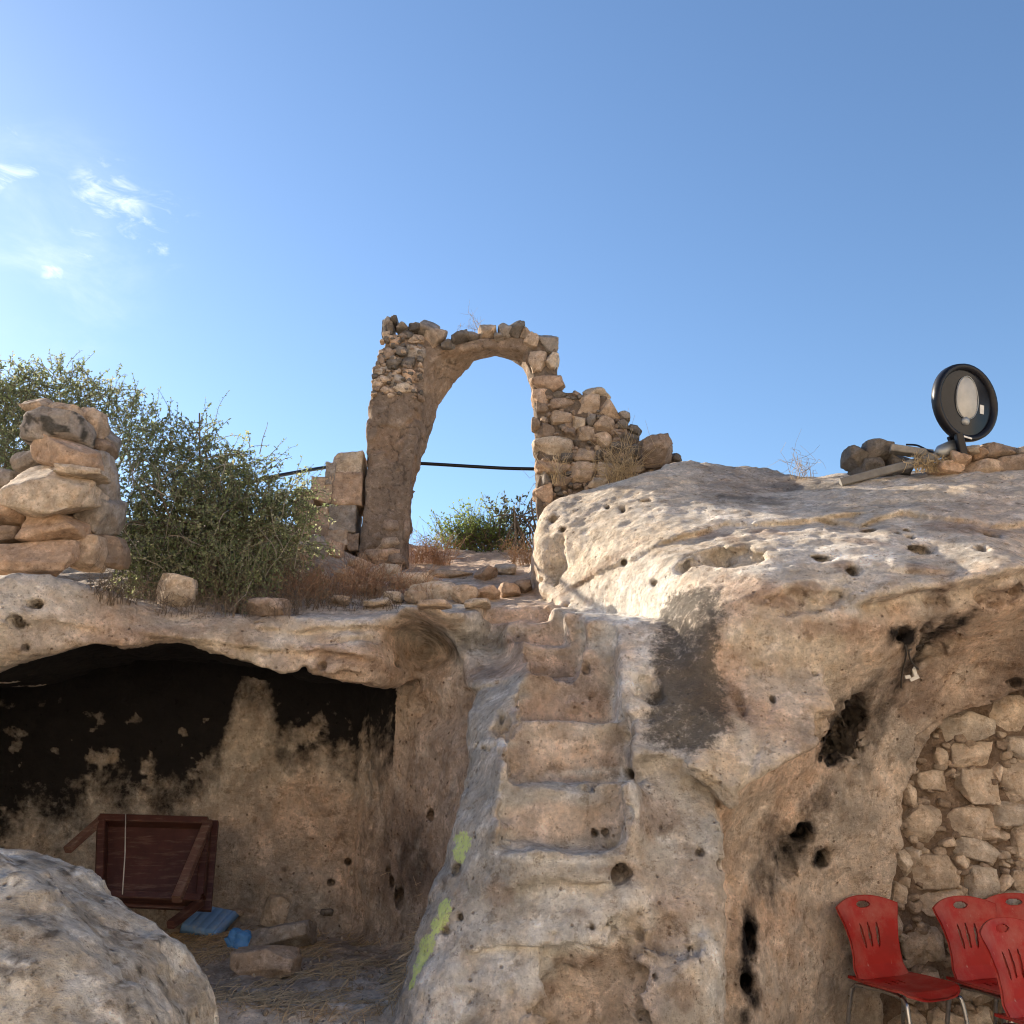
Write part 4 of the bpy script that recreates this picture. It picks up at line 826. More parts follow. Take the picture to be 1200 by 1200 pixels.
SIDE = [(622,402,18,20,S_TAN,0),(641,404,26,22,S_GRY,15),(630,427,22,26,S_TAN,0),(646,426,18,20,S_PAL,0),(642,452,40,24,S_ORG,0),(634,470,22,22,S_ORG,0),(655,465,20,10,S_DRK,0),
    (655,491,28,19,S_TAN,8),(660,476,34,12,S_BRN,-5),(636,480,16,14,S_BRN,0),(686,477,32,22,S_TAN,0),(700,462,30,11,S_PAL,5),(678,496,22,18,S_PAL,-15),(693,494,12,16,S_GRY,0),(684,511,24,17,S_TAN,8),(707,500,24,20,S_TAN,0),(714,484,28,22,S_TAN,38),(708,518,26,18,S_TAN,-12),
    (649,524,46,32,S_PAL,0),(638,506,22,18,S_BRN,0),(684,535,24,18,S_TAN,0),(648,549,40,17,S_ORG,3),(683,556,38,24,S_TAN,-8),(713,552,28,22,S_PAL,-5),(699,568,26,14,S_PAL,-3),(639,566,18,20,S_GRY,10),(636,580,22,26,S_ORG,0),(658,568,20,14,S_BRN,0),
    (731,488,14,12,S_GRY,0),(744,505,16,12,S_DRK,25),(728,500,14,12,S_DRK,0),(738,515,20,14,S_DRK,0),(724,528,18,14,S_DRK,0),(745,530,22,16,S_DRK,0),(732,543,20,12,S_DRK,0),(745,552,30,14,S_TAN,-18),(668,508,16,12,S_BRN,0),(664,540,16,12,S_DRK,0),(700,535,14,12,S_DRK,0),(676,520,12,10,S_DRK,0),(628,500,10,16,S_BRN,0),(790,540,18,12,S_DRK,20)]
for x, y, w, hh, t, r in SIDE:
    h.add(x, y, w * 1.16, hh * 1.16, AY0 + .09, t, .24, r, blocky=.58, cuts=10, n=12)
h.build('rubble_stone', arch)
h2 = Heap(); pack(h2, [(630,440),(660,458),(712,466),(735,496),(772,522),(790,545),(700,590),(632,596)], SIDE, 420, AY0 + .05, [S_BRN, S_DRK, S_TAN, S_BRN], .12, 41, 5, 11)
pack(h2, [(440,420),(450,388),(497,396),(496,470),(432,466)], [], 130, AY0 + .03, [S_BRN, S_DRK, S_TAN], .10, 42, 5, 10)
h2.build_mass('packing_stones', arch)
stone(769,529,42,36,8.3,'large dark boulder resting on the low end of the rubble wall beside the arch',S_BRN,.35,-15,blocky=.5,n=16)

# ashlar blocks left of the arch
bw = tag(empty('block_wall', at(395, 640, 8.6)), 'remnant of a wall of squared orange-tan blocks left of the arch', 'wall')
h = Heap()
for x, y, w, hh, t in [(411,549,34,28,S_PAL),(411,579,35,40,S_ORG),(405,613,31,33,S_GRY),(382,583,26,37,S_TAN),(394,635,34,18,S_TAN),(376,612,28,24,S_TAN),(362,594,20,24,S_BRN),(363,612,20,18,S_TAN),(392,562,12,26,S_GRY),(375,632,26,18,S_BRN),(356,603,16,16,S_BRN),(415,640,18,20,S_BRN)]:
    h.add(x, y, w * 1.03, hh * 1.03, 8.62, t, .4, 0, blocky=1.0, n=12, cuts=1)
h.build('block', bw)

# ------------------------------------------------------------------ masonry closing the alcove on the right
WY = 6.02
def mortar_f(P):
    X, Y, Z = P[:, 0], P[:, 1], P[:, 2]
    return smax(np.maximum(WY - Y, Y - 6.3) + .03 * fbm(P, 5, 3, .6) + .018 * fbm(P, 18, 3, .6, off=4.), ALC_S(X, Z) - .08, .03)
mv, mf = surface_nets(mortar_f, (2.0, WY - .12, -.06), (4.0, 6.36, 2.4), .017, .09)
mw = tag(empty('masonry_wall', at(1150, 1240, WY)), 'rough wall of pale stones in brown mortar filling the alcove behind the red chairs', 'wall')
me = np_mesh('mortar', mv, mf); P = mv.astype(np.float32)
c = lay(np.tile(np.array((.21, .155, .115)), (len(P), 1)), sstep(-.1, .4, fbm(P, 5, 4, .6)), (.30, .225, .165), .8); set_col(me, c)
me.materials.append(rock_material('crumbling earth mortar', scale=2.0, bump=.8, pits=.5)); child(link('mortar', me), mw)
h = Heap()
MW = [(1128,850,60,33),(1182,836,46,38),(1138,885,48,28),(1098,888,16,22),(1192,877,30,28),(1144,921,43,36),(1192,918,36,42),(1089,915,40,24),(1185,951,46,28),(1080,963,42,46),(1140,963,60,33),(1196,985,24,40),(1146,996,54,22),(1110,986,22,12),(1160,978,26,16),
    (1092,1021,60,38),(1147,1033,38,36),(1173,1036,12,24),(1197,1033,26,26),(1101,1057,52,30),(1179,1057,42,24),(1071,1107,32,42),(1093,1105,28,34),(1050,1045,18,24),(1056,1010,18,30),(1104,1192,42,24),(1060,1160,30,26),(1085,1150,26,24),(1150,1150,60,40),(1170,1100,40,30),(1130,1095,40,26),(1050,1085,16,24),(1140,1195,40,30),(1190,1180,40,40),(1060,1200,40,30),(1062,930,16,24),(1070,1000,20,18),(1125,1010,18,16),(1166,905,12,22),
    (1245,860,60,40),(1250,910,60,40),(1250,960,50,36),(1250,1010,60,40),(1250,1060,60,40),(1250,1120,60,50),(1250,1180,60,50),(1310,880,50,60),(1310,960,50,60),(1310,1040,50,60),(1310,1130,60,60)]
for i, (x, y, w, hh) in enumerate(MW):
    blk = .8 if (x, y) in ((1144,921),(1192,918),(1128,850),(1182,836),(1138,885),(1185,951)) else .45
    h.add(x, y, w * 1.12, hh * 1.12, WY + .02, (.56, .44, .32) if i % 4 else (.50, .42, .33), .16, {1146: 14, 1173: 35, 1160: 12}.get(x, (i * 5) % 9 - 4), blocky=blk, n=12, cuts=9)
h.build('wall_stone', mw)
h2 = Heap(); pack(h2, [(1040,1230),(1040,1060),(1055,930),(1070,885),(1094,855),(1125,838),(1230,806),(1260,1230)], MW, 420, WY + .01, [(.40,.30,.21), (.33,.245,.175), (.46,.36,.26)], .10, 43, 7, 16); h2.build_mass('packing_stones', mw)

# ------------------------------------------------------------------ stones, plank and bar on top of the right-hand rock
def top_y(px, py, dy=6): return trace(px, py + dy).y if trace(px, py + dy) else 6.7
GT = 'stones lying along the top of the right-hand rock'
for a in [(1005,539,34,32,S_DRK,'dark rounded boulder at the left end of the stones on the rock top',0,.45),(1030,533,44,36,S_DRK,'tallest dark grey boulder on the rock top behind the grey bar',0,.45),(1052,548,34,30,S_DRK,'dark stone behind the middle of the grey bar',0,.5),(1016,552,28,22,S_DRK,'black triangular stone in front of the dark boulders',0,.7),
    (1119,542,34,24,S_ORG,'small orange stone at the foot of the floodlight',0,.5),(1142,536,16,14,S_ORG,'bright orange lump of stone right of the floodlight bracket',0,.4),(1147,552,48,22,S_TAN,'smooth flat tan stone below the orange lump',0,.4),(1168,533,58,20,S_BRN,'flat crumbly brown rock with a lumpy top right of the floodlight',0,.6),(1186,549,64,30,S_BRN,'wide brown rock at the right edge of the rock top',0,.6),(1108,553,38,20,S_ORG,'flat orange stone left of the smooth tan one',0,.5),(1196,536,30,16,S_GRY,'flat grey stone behind the wide brown rock',0,.6),(1134,531,22,14,S_PAL,'pale stone behind the floodlight bracket',0,.5)]:
    stone(a[0],a[1],a[2],a[3],6.75 if a[0] < 1060 else 6.5,a[5],a[4],.3,a[6],group=GT,blocky=a[7],n=12)

# ------------------------------------------------------------------ small builders
def wear(m, dust, lo, hi, amount, scale, stretch=(1, 1, 1), off=3.):
    """a second, sharper-edged coat over a material: dust, scuffs or bare grain"""
    nt = m.node_tree; L = nt.links; b = nt.nodes['Principled BSDF']; old = b.inputs['Base Color'].links[0].from_socket
    tc = mnode(nt, 'ShaderNodeTexCoord'); mp = mnode(nt, 'ShaderNodeMapping'); mp.inputs['Scale'].default_value = stretch; mp.inputs['Location'].default_value = (off, off, off); L.new(tc.outputs['Object'], mp.inputs['Vector'])
    n = mnode(nt, 'ShaderNodeTexNoise', Scale=scale, Detail=10.0, Roughness=.72); L.new(mp.outputs[0], n.inputs['Vector'])
    r = mnode(nt, 'ShaderNodeMapRange', **{'From Min': lo, 'From Max': hi, 'To Max': amount}); L.new(n.outputs['Fac'], r.inputs['Value'])
    x = mnode(nt, 'ShaderNodeMix', data_type='RGBA'); L.new(r.outputs[0], x.inputs['Factor']); L.new(old, x.inputs[6]); x.inputs[7].default_value = (*dust, 1); L.new(x.outputs[2], b.inputs['Base Color'])
    return m
def simple_mat(name, col, rough=.5, metal=0., spec=.5, noise=.25, scale=12., bump=0.):
    m, nt, b = mat(name, rough, spec); b.inputs['Metallic'].default_value = metal; L = nt.links
    tc = mnode(nt, 'ShaderNodeTexCoord'); n = mnode(nt, 'ShaderNodeTexNoise', Scale=scale, Detail=7.0, Roughness=.65); L.new(tc.outputs['Object'], n.inputs['Vector'])
    r = mnode(nt, 'ShaderNodeMapRange', **{'From Min': .25, 'From Max': .75, 'To Min': 1 - noise, 'To Max': 1 + noise}); L.new(n.outputs['Fac'], r.inputs['Value'])
    s = mnode(nt, 'ShaderNodeVectorMath', operation='SCALE'); s.inputs[0].default_value = col; L.new(r.outputs[0], s.inputs['Scale']); L.new(s.outputs[0], b.inputs['Base Color'])
    rr = mnode(nt, 'ShaderNodeMapRange', **{'To Min': max(rough - .12, .03), 'To Max': min(rough + .15, 1)}); L.new(n.outputs['Fac'], rr.inputs['Value']); L.new(rr.outputs[0], b.inputs['Roughness'])
    if bump:
        bp = mnode(nt, 'ShaderNodeBump', Strength=bump, Distance=.01); L.new(n.outputs['Fac'], bp.inputs['Height']); L.new(bp.outputs[0], b.inputs['Normal'])
    return m
def tube_geo(pts, r, sides=8, closed_ends=True):
    pts = [Vector(p) for p in pts]; n = len(pts); rr = r if isinstance(r, (list, tuple, np.ndarray)) else [r] * n
    V = []; F = []; up = None
    for i, p in enumerate(pts):
        d = (pts[min(i + 1, n - 1)] - pts[max(i - 1, 0)]).normalized()
        if up is None: up = d.orthogonal().normalized()
        else: up = (up - d * up.dot(d)).normalized()
        w = d.cross(up)
        for k in range(sides):
            a = 2 * math.pi * k / sides; V.append(p + (up * math.cos(a) + w * math.sin(a)) * rr[i])
    for i in range(n - 1):
        for k in range(sides):
            a = i * sides + k; b = i * sides + (k + 1) % sides; F.append((a, b, b + sides, a + sides))
    if closed_ends:
        F.append(tuple(range(sides))[::-1]); F.append(tuple(range((n - 1) * sides, n * sides)))
    return V, F
def py_mesh(name, V, F, m=None, smooth=False):
    me = bpy.data.meshes.new(name); me.from_pydata([tuple(v) for v in V], [], F); me.update()
    if smooth:
        for p in me.polygons: p.use_smooth = True
    if m: me.materials.append(m)
    return me
def merge(*geos):
    V = []; F = []
    for v, f in geos: F += [tuple(i + len(V) for i in q) for q in f]; V += list(v)
    return V, F
def box_geo(a, b, w, t, up=(0, 0, 1), bev=0.):
    """a squared bar from a to b, w wide and t thick, with chamfered long edges"""
    a = Vector(a); b = Vector(b); d = (b - a).normalized(); s = d.cross(Vector(up)).normalized(); u = s.cross(d)
    c = min(w, t) * .12; prof = [(w/2-c, t/2), (w/2, t/2-c), (w/2, -t/2+c), (w/2-c, -t/2), (-w/2+c, -t/2), (-w/2, -t/2+c), (-w/2, t/2-c), (-w/2+c, t/2)]
    V = [p + s * x + u * y for p in (a, b) for x, y in prof]; n = 8
    F = [(i, (i + 1) % n, (i + 1) % n + n, i + n) for i in range(n)] + [tuple(range(n))[::-1], tuple(range(n, 2 * n))]
    return V, F
def lathe_geo(prof, n=40):
    """profile of (radius, y) spun round the y axis"""
    V = []; F = []
    for r, y in prof:
        for k in range(n):
            a = 2 * math.pi * k / n; V.append(Vector((r * math.cos(a), y, r * math.sin(a))))
    for i in range(len(prof) - 1):
        for k in range(n): F.append((i * n + k, i * n + (k + 1) % n, (i + 1) * n + (k + 1) % n, (i + 1) * n + k))
    return V, F
def smooth_path(pts, k=6):
    pts = [Vector(p) for p in pts]; out = []
    for i in range(len(pts) - 1):
        p0 = pts[max(i - 1, 0)]; p1 = pts[i]; p2 = pts[i + 1]; p3 = pts[min(i + 2, len(pts) - 1)]
        for j in range(k):
            t = j / k; out.append(.5 * ((2 * p1) + (p2 - p0) * t + (2 * p0 - 5 * p1 + 4 * p2 - p3) * t * t + (3 * p1 - p0 - 3 * p2 + p3) * t ** 3))
    return out + [pts[-1]]

# ------------------------------------------------------------------ floodlight on the rock
M_BLK = simple_mat('black enamel', (.007, .007, .010), .4, 0, .3, .3)
M_GREYM = simple_mat('dull galvanised metal', (.30, .31, .31), .5, .7, .5, .2)
M_REFL = simple_mat('dusty reflector', (.42, .41, .38), .6, .2, .5, .25, 9)
M_GLASSD = simple_mat('dusty dark glass', (.010, .013, .020), .10, 0, .22, .4, 7)
fl = tag(empty('floodlight', at(1121, 534, 6.45)), 'round black floodlight on a short bracket on top of the right-hand rock', 'floodlight')
def fchild(name, geo, m, smooth=True, parent=None):
    return link(name, py_mesh(name, *geo, m, smooth), parent or fl)
face_c = at(1131, 472, 6.4) - fl.location
TILT = Matrix.Translation(face_c) @ Euler((R(6), R(4), R(22))).to_matrix().to_4x4()
def put(o): o.matrix_local = TILT; return o
r0 = 49 * mpp(6.4)
put(fchild('housing', lathe_geo([(.001, .17), (.06, .168), (.11, .15), (.17, .11), (r0 * .90, .05), (r0 * .97, .03), (r0 * .97, .0)]), M_GREYM))
put(fchild('bezel', lathe_geo([(r0 * .97, .035), (r0 * 1.0, .03), (r0 * 1.01, 0), (r0 * .99, -.03), (r0 * .93, -.034), (r0 * .86, -.02), (r0 * .84, -.004), (r0 * .84, .02)]), M_BLK))
put(fchild('glass', lathe_geo([(r0 * .85, -.004), (r0 * .5, -.010), (.002, -.012)]), M_GLASSD))
def oval(rx, rz, y, n=36, sq=2.4, cx=0, cz=0, t=.008):
    rim = []
    for k in range(n):
        a = 2 * math.pi * k / n; c, s_ = math.cos(a), math.sin(a)
        rim.append((cx + rx * math.copysign(abs(c) ** (2 / sq), c) * (1 - .10 * s_), cz + rz * math.copysign(abs(s_) ** (2 / sq), s_)))
    V = [Vector((x, y, z)) for x, z in rim] + [Vector((x * .93 + cx * .07, y - t, z * .93 + cz * .07)) for x, z in rim] + [Vector((cx, y - t, cz))]
    F = [(i, (i + 1) % n, (i + 1) % n + n, i + n) for i in range(n)] + [(i + n, (i + 1) % n + n, 2 * n) for i in range(n)]
    return V, F
put(fchild('reflector', oval(17 * mpp(6.4), 27 * mpp(6.4), -.012, cx=0, cz=.033), M_REFL))
put(fchild('reflector_rim', tube_geo([Vector((17.3 * mpp(6.4) * math.cos(a) * (1 - .1 * math.sin(a)), -.02, .033 + 27.5 * mpp(6.4) * math.sin(a))) for a in np.linspace(0, 2 * math.pi, 40)], .0035, 6, False), M_GREYM))
put(fchild('sticker', box_geo((25 * mpp(6.4), -.0125, -.055), (25 * mpp(6.4), -.0125, .008), .036, .004, (0, 1, 0)), simple_mat('faded paper sticker', (.6, .6, .58), .7, 0, .2, .15), False))
put(fchild('lamp_socket', merge(lathe_geo([(.001, -.03), (.02, -.03), (.03, -.02), (.034, -.008)], 20)), M_GREYM)).matrix_local = TILT @ Matrix.Translation((-.005, 0, -.135))
put(fchild('rim_clip', box_geo((-.05, -.032, -r0 * .93), (.03, -.032, -r0 * .945), .014, .012, (0, 0, 1)), simple_mat('white clip', (.7, .7, .68), .5), False))
fl_b = at(1121, 535, 6.45) - fl.location
fchild('bracket', merge(box_geo(fl_b + Vector((.02, -.06, -.03)), at(1123, 508, 6.36) - fl.location, .05, .05, (0, 1, 0)), box_geo(at(1112, 516, 6.44) - fl.location, at(1128, 513, 6.46) - fl.location, .05, .025, (0, 1, 0))), M_BLK, False)
fchild('swivel_joint', tube_geo([at(1099, 532, 6.4) - fl.location, at(1103, 529, 6.42) - fl.location, at(1118, 523, 6.45) - fl.location], [.03, .045, .048], 16), M_GREYM)
p = [at(1098, 531, 6.42), at(1088, 528, 6.5), at(1075, 522, 6.6), at(1062, 521, 6.65)]
tag(link('power_lead', py_mesh('power_lead', *tube_geo(smooth_path(p), .007), M_BLK, True)), 'thin black lead running left from the floodlight joint', 'cable')
M_WOODG = simple_mat('weathered grey timber', (.26, .235, .20), .85, 0, .2, .35, 20, .4)
tag(link('metal_bar', py_mesh('metal_bar', *box_geo(trace(985, 569) + Vector((0, 0, .02)), at(1097, 536, 6.42), .05, .055), simple_mat('dull weathered bar', (.17, .16, .145), .8, .0, .3, .3, 18))), 'long grey metal bar lying aslant on the rock below the dark boulders', 'bar')
# broken board with a lifted end
V, F = box_geo(at(1043, 526, 6.6), at(1092, 533, 6.55), .10, .05); me = py_mesh('broken_plank', V, F, M_WOODG)
tag(link('broken_plank', me), 'short broken weathered plank propped on stones left of the floodlight', 'plank')

# cable across the arch
p = [at(262, 576, 7.5), at(300, 563, 8.0), at(350, 553, 8.6), at(395, 546, 9.15), at(440, 542, 9.2), at(490, 543, 9.25), at(560, 547, 9.25), at(600, 549, 9.25), at(660, 550, 9.25)]
tag(link('cable', py_mesh('cable', *tube_geo(smooth_path(p), .017), M_BLK, True)), 'black cable strung across the arch opening and into the left shrub', 'cable')

# old lamp wiring in the alcove's hollow
w = tag(empty('lamp_wiring', trace(1064, 772)), 'loose old wires with a white fitting hanging under the rock hollow at the right', 'wiring')
def surf(px, py, off=.03):
    c = trace(px, py); d = (Vector((0, 0, EYE)) - c).normalized(); return c + d * off - w.location
M_WIRE = simple_mat('grimy wire', (.05, .045, .04), .6)
link('wire', py_mesh('wire', *tube_geo(smooth_path([surf(1058, 748, .0), surf(1062, 765), surf(1057, 790), surf(1056, 806)]), .005, 6), M_WIRE, True), w)
link('wire', py_mesh('wire', *tube_geo(smooth_path([surf(1082, 755, .0), surf(1066, 762), surf(1068, 775), surf(1076, 784)]), .005, 6), M_WIRE, True), w)
a_ = surf(1066, 794, .04)
link('fitting', py_mesh('fitting', *merge(box_geo(a_ + Vector((.0, 0, -.015)), a_ + Vector((.045, -.01, .005)), .03, .02), box_geo(a_ + Vector((.03, -.01, .0)), a_ + Vector((.018, -.01, .06)), .022, .02, (0, 1, 0)), box_geo(a_ + Vector((-.03, 0, .0)), a_ + Vector((.0, -.0, .005)), .03, .02)), simple_mat('white plastic fitting', (.62, .60, .56), .5)), w)

# ------------------------------------------------------------------ red chairs
M_RED = simple_mat('faded red plastic', (.31, .016, .011), .55, 0, .22, .22, 9)
wear(M_RED, (.42, .22, .17), .46, .74, .42, 5); wear(M_RED, (.45, .30, .25), .63, .68, .5, 45, (1, 1, .25), 7.)
M_CHROME = simple_mat('scuffed chrome tube', (.42, .42, .42), .28, 1.0, .5, .25, 30)
def shell(fn, nu, nv, hole, thick, name):
    """curved plastic panel with cut-out slots: fn(u, v) gives the mid surface, hole(x, z-ish) says where it is open"""
    P = np.array([[fn(u, v) for v in np.linspace(0, 1, nv + 1)] for u in np.linspace(-1, 1, nu + 1)])
    du = np.gradient(P, axis=0); dv = np.gradient(P, axis=1); N = np.cross(du, dv); N /= np.linalg.norm(N, axis=2)[..., None] + 1e-9
    keep = np.array([[not hole((i + .5) / nu * 2 - 1, (j + .5) / nv) for j in range(nv)] for i in range(nu)])
    m = nu + 1; k = nv + 1; idx = lambda i, j, s: (i * k + j) * 2 + s
    V = np.stack([P + N * thick / 2, P - N * thick / 2], 2).reshape(-1, 3); F = []
    for i in range(nu):
        for j in range(nv):
            if not keep[i, j]: continue
            F.append((idx(i, j, 0), idx(i + 1, j, 0), idx(i + 1, j + 1, 0), idx(i, j + 1, 0))); F.append((idx(i, j, 1), idx(i, j + 1, 1), idx(i + 1, j + 1, 1), idx(i + 1, j, 1)))
            for di, dj, a, b in ((-1, 0, (i, j), (i, j + 1)), (1, 0, (i + 1, j + 1), (i + 1, j)), (0, -1, (i + 1, j), (i, j)), (0, 1, (i, j + 1), (i + 1, j + 1))):
                ii, jj = i + di, j + dj
                if not (0 <= ii < nu and 0 <= jj < nv and keep[ii, jj]): F.append((idx(*a, 1), idx(*b, 1), idx(*b, 0), idx(*a, 0)))
    used = np.unique(np.concatenate([np.array(f) for f in F])); remap = -np.ones(len(V), int); remap[used] = np.arange(len(used))
    me = py_mesh(name, V[used], [tuple(remap[i] for i in f) for f in F], M_RED, True)
    return me
def back_fn(u, v):
    wdt = np.interp(v, [0, .12, .3, .5, .75, .92, 1], [.176, .170, .162, .165, .186, .208, .214])
    zt = .455 + v * (.40 - .045 * abs(u) ** 2.2 * v)
    y = .185 + .055 * v + .03 * v * v - .05 * (u * u) * (.4 + .6 * v) - .03 * max(0, .15 - v) / .15
    return (u * wdt, y, zt)
def back_hole(u, v):
    w = np.interp(v, [0, .12, .3, .5, .75, .92, 1], [.176, .170, .162, .165, .186, .208, .214]); x = u * w; z = v * .40
    if (x / .048) ** 2 + ((z - .355 + .3 * x * x) / .017) ** 2 < 1: return True
    for c in (-1, 0, 1):
        if .145 < z < .265:
            hw = .0085 * math.sqrt(max(0, 1 - ((z - .205) / .06) ** 2)) + .001
            if abs(x - c * (.052 + .10 * (z - .2))) < hw: return True
    return False
def seat_fn(u, v):
    yy = -.225 + v * .44; wdt = np.interp(v, [0, .06, .2, .6, 1], [.12, .175, .205, .205, .176])
    z = .455 - .012 * (1 - u * u) * math.sin(math.pi * v) + .012 * abs(u) ** 3 - .03 * max(0, .12 - v) / .12
    return (u * wdt, yy, z)
def seat_hole(u, v):
    w = .2; x = u * w; y = v
    return any(abs(x - c) < .007 and .60 < y < .72 for c in (-.045, 0, .045))
def make_chair():
    root = empty('red_chair')
    link('backrest', shell(back_fn, 90, 84, back_hole, .012, 'backrest'), root)
    link('seat', shell(lambda u, v: seat_fn(-u, v), 60, 50, seat_hole, .014, 'seat'), root)
    for sx in (-1, 1):
        link('leg', py_mesh('leg', *tube_geo(smooth_path([(sx * .15, .05, .44), (sx * .165, -.12, .438), (sx * .175, -.175, .42), (sx * .185, -.20, .36), (sx * .20, -.235, .0)]), .0115, 10), M_CHROME, True), root)
        link('leg', py_mesh('leg', *tube_geo(smooth_path([(sx * .15, .0, .44), (sx * .165, .14, .436), (sx * .175, .18, .42), (sx * .185, .20, .36), (sx * .20, .27, .0)]), .0115, 10), M_CHROME, True), root)
    link('crossbar', py_mesh('crossbar', *tube_geo([(-.155, -.05, .437), (.155, -.05, .437)], .009, 8), M_CHROME, True), root)
    return root
def copy_tree(o, parent=None):
    c = o.copy(); SC.collection.objects.link(c); c.parent = parent
    for ch in list(o.children): copy_tree(ch, c)
    return c
CH = [(2.02, 5.50, 24, 'red plastic chair standing alone at the left end of the group'), (2.52, 5.46, 20, 'red chair second from the left, its seat in front of the stone wall'),
      (2.80, 5.56, 4, 'red chair set back, seen only by its top behind the others'), (2.43, 4.74, 30, 'nearest red chair, cut off by the right edge of the photo')]
proto = make_chair()
for i, (x, y, a, lab) in enumerate(CH):
    o = proto if i == 0 else copy_tree(proto)
    o.location = (x, y, 0.0); o.rotation_euler = (0, 0, R(a)); tag(o, lab, 'chair', 'red chairs by the alcove wall')

# ------------------------------------------------------------------ things in the cave
M_WOOD = simple_mat('dark red-brown varnished wood', (.055, .019, .013), .45, 0, .4, .35, 14, .15)
M_WOODP = simple_mat('worn pale wood', (.12, .062, .045), .6, 0, .3, .3, 14, .2)
wear(M_WOOD, (.20, .13, .09), .52, .70, .6, 9, (.6, .6, 6)); wear(M_WOODP, (.30, .22, .16), .50, .68, .6, 12, (1, 1, 5))
TB = at(182, 1075, 6.45)
tb = tag(empty('wooden_table', TB), 'dark red-brown wooden table tipped on its side against the cave wall', 'table')
c4 = [at(113, 957, 6.62), at(256, 961, 6.62), at(247, 1067, 6.30), at(110, 1060, 6.30)]
def tp(i, j, off=0.):
    """point on the table's underside; i, j in 0..1, off metres towards the viewer"""
    p = (c4[0] * (1 - i) + c4[1] * i) * (1 - j) + (c4[3] * (1 - i) + c4[2] * i) * j
    n = (c4[1] - c4[0]).cross(c4[3] - c4[0]).normalized()
    if n.y > 0: n = -n
    return p + n * off - TB
V = [tp(i, j, o) for o in (0, -.028) for i, j in ((0, 0), (1, 0), (1, 1), (0, 1))]
top_me = py_mesh('tabletop', V, [(0, 1, 2, 3), (7, 6, 5, 4), (0, 4, 5, 1), (1, 5, 6, 2), (2, 6, 7, 3), (3, 7, 4, 0)], M_WOOD)
to = link('tabletop', top_me, tb); bv_ = to.modifiers.new('bevel', 'BEVEL'); bv_.width = .005; bv_.segments = 2
N_ = (tp(0, 0, 1) - tp(0, 0, 0))
for a, b in (((.05, .075), (.93, .075)), ((.05, .93), (.93, .93)), ((.07, .10), (.07, .9)), ((.92, .10), (.92, .9))):
    link('rail', py_mesh('rail', *box_geo(tp(*a, .04), tp(*b, .04), .048, .085, tuple(N_)), M_WOOD), tb)
link('leg', py_mesh('leg', *box_geo(tp(.93, .07, .04), at(207, 1054, 6.02) - TB, .055, .05), M_WOODP), tb)
link('leg', py_mesh('leg', *box_geo(tp(.06, .07, .04), at(79, 996, 6.3) - TB, .05, .045), M_WOODP), tb)
link('leg', py_mesh('leg', *box_geo(tp(.92, .95, .04), at(200, 1084, 6.0) - TB, .05, .045), M_WOOD), tb)
link('leg', py_mesh('leg', *box_geo(tp(.07, .95, .04), at(120, 1090, 5.95) - TB, .05, .045), M_WOOD), tb)
link('string', py_mesh('string', *tube_geo([tp(.27, .05, .09), tp(.28, .5, .088), tp(.275, .95, .09)], .004, 6), simple_mat('pale string', (.45, .42, .37), .9), True), tb)

def floor_at(px, py): return trace(px, py)
# folded foam pad
g = floor_at(246, 1092); M_BLUE = simple_mat('blue foam', (.17, .33, .62), .75, 0, .25, .12, 20, .2)
def pad():
    nx, ny = 45, 20; V = []; F = []
    for j in range(ny + 1):
        for i in range(nx + 1):
            u = i / nx; v = j / ny; rib = abs(math.sin(u * math.pi * 4.5)) ** .4
            ed = min(1, min(u, 1 - u) / .05) ** .5 * min(1, min(v, 1 - v) / .08) ** .5
            V.append((.145 * (2 * u - 1), .12 * (2 * v - 1), .055 * ed * (.82 + .18 * rib)))
    for j in range(ny):
        for i in range(nx): a = j * (nx + 1) + i; F.append((a, a + 1, a + nx + 2, a + nx + 1))
    rim = [i for i in range(nx + 1)] + [j * (nx + 1) + nx for j in range(1, ny + 1)] + [ny * (nx + 1) + i for i in range(nx - 1, -1, -1)] + [j * (nx + 1) for j in range(ny - 1, 0, -1)]
    F.append(tuple(rim[::-1])); return V, F
wear(M_BLUE, (.40, .42, .44), .52, .7, .5, 14)
o = link('foam_pad', py_mesh('foam_pad', *pad(), M_BLUE, True), loc=g + Vector((0, -.02, .05))); o.rotation_euler = (R(30), R(6), R(-20))
tag(o, 'ribbed light blue foam pad lying in front of the tipped table', 'pad')
g = floor_at(283, 1112)
V, F = stone_geo((.15, .12, .10), 5, .2, 16, 3, .1); Vf = V.astype(np.float32)
V = V * (1 + 1.0 * np.abs(fbm(Vf + 3, 9, 3))[:, None] + .5 * fbm(Vf, 20, 2)[:, None])
me = np_mesh('blue_rag', V, F, False); me.materials.append(simple_mat('crumpled blue plastic', (.07, .22, .46), .5, 0, .4, .3, 15)); tag(link('blue_rag', me, loc=g + Vector((0, .02, .03))), 'crumpled darker blue plastic rag beside the grey stone slabs', 'rag')
def floor_stone(px, py, w, h, lab, tone, thick, rot, **kw):
    y = floor_at(px, py + h * .45).y; return stone(px, py, w, h, y, lab, tone, thick, rot, **kw)
floor_stone(322, 1099, 84, 28, 'flat grey slab on the cave floor, upper of the two lying stones', S_GRY, .22, -9, blocky=.85, n=16, cuts=5)
floor_stone(311, 1127, 72, 32, 'rough tan block on the cave floor, nearest to the viewer', S_TAN, .2, -6, blocky=.8, n=16, cuts=6)
floor_stone(322, 1070, 30, 34, 'small pale stone standing on end against the cave wall', S_PAL, .12, 15, blocky=.6, n=12)
floor_stone(383, 1069, 15, 8, 'little black stone at the foot of the cave wall', S_DRK, .08, 0, blocky=.3, n=8)
floor_stone(276, 1070, 22, 10, 'small tan stone behind the blue pad', S_TAN, .1, 0, blocky=.5, n=8)
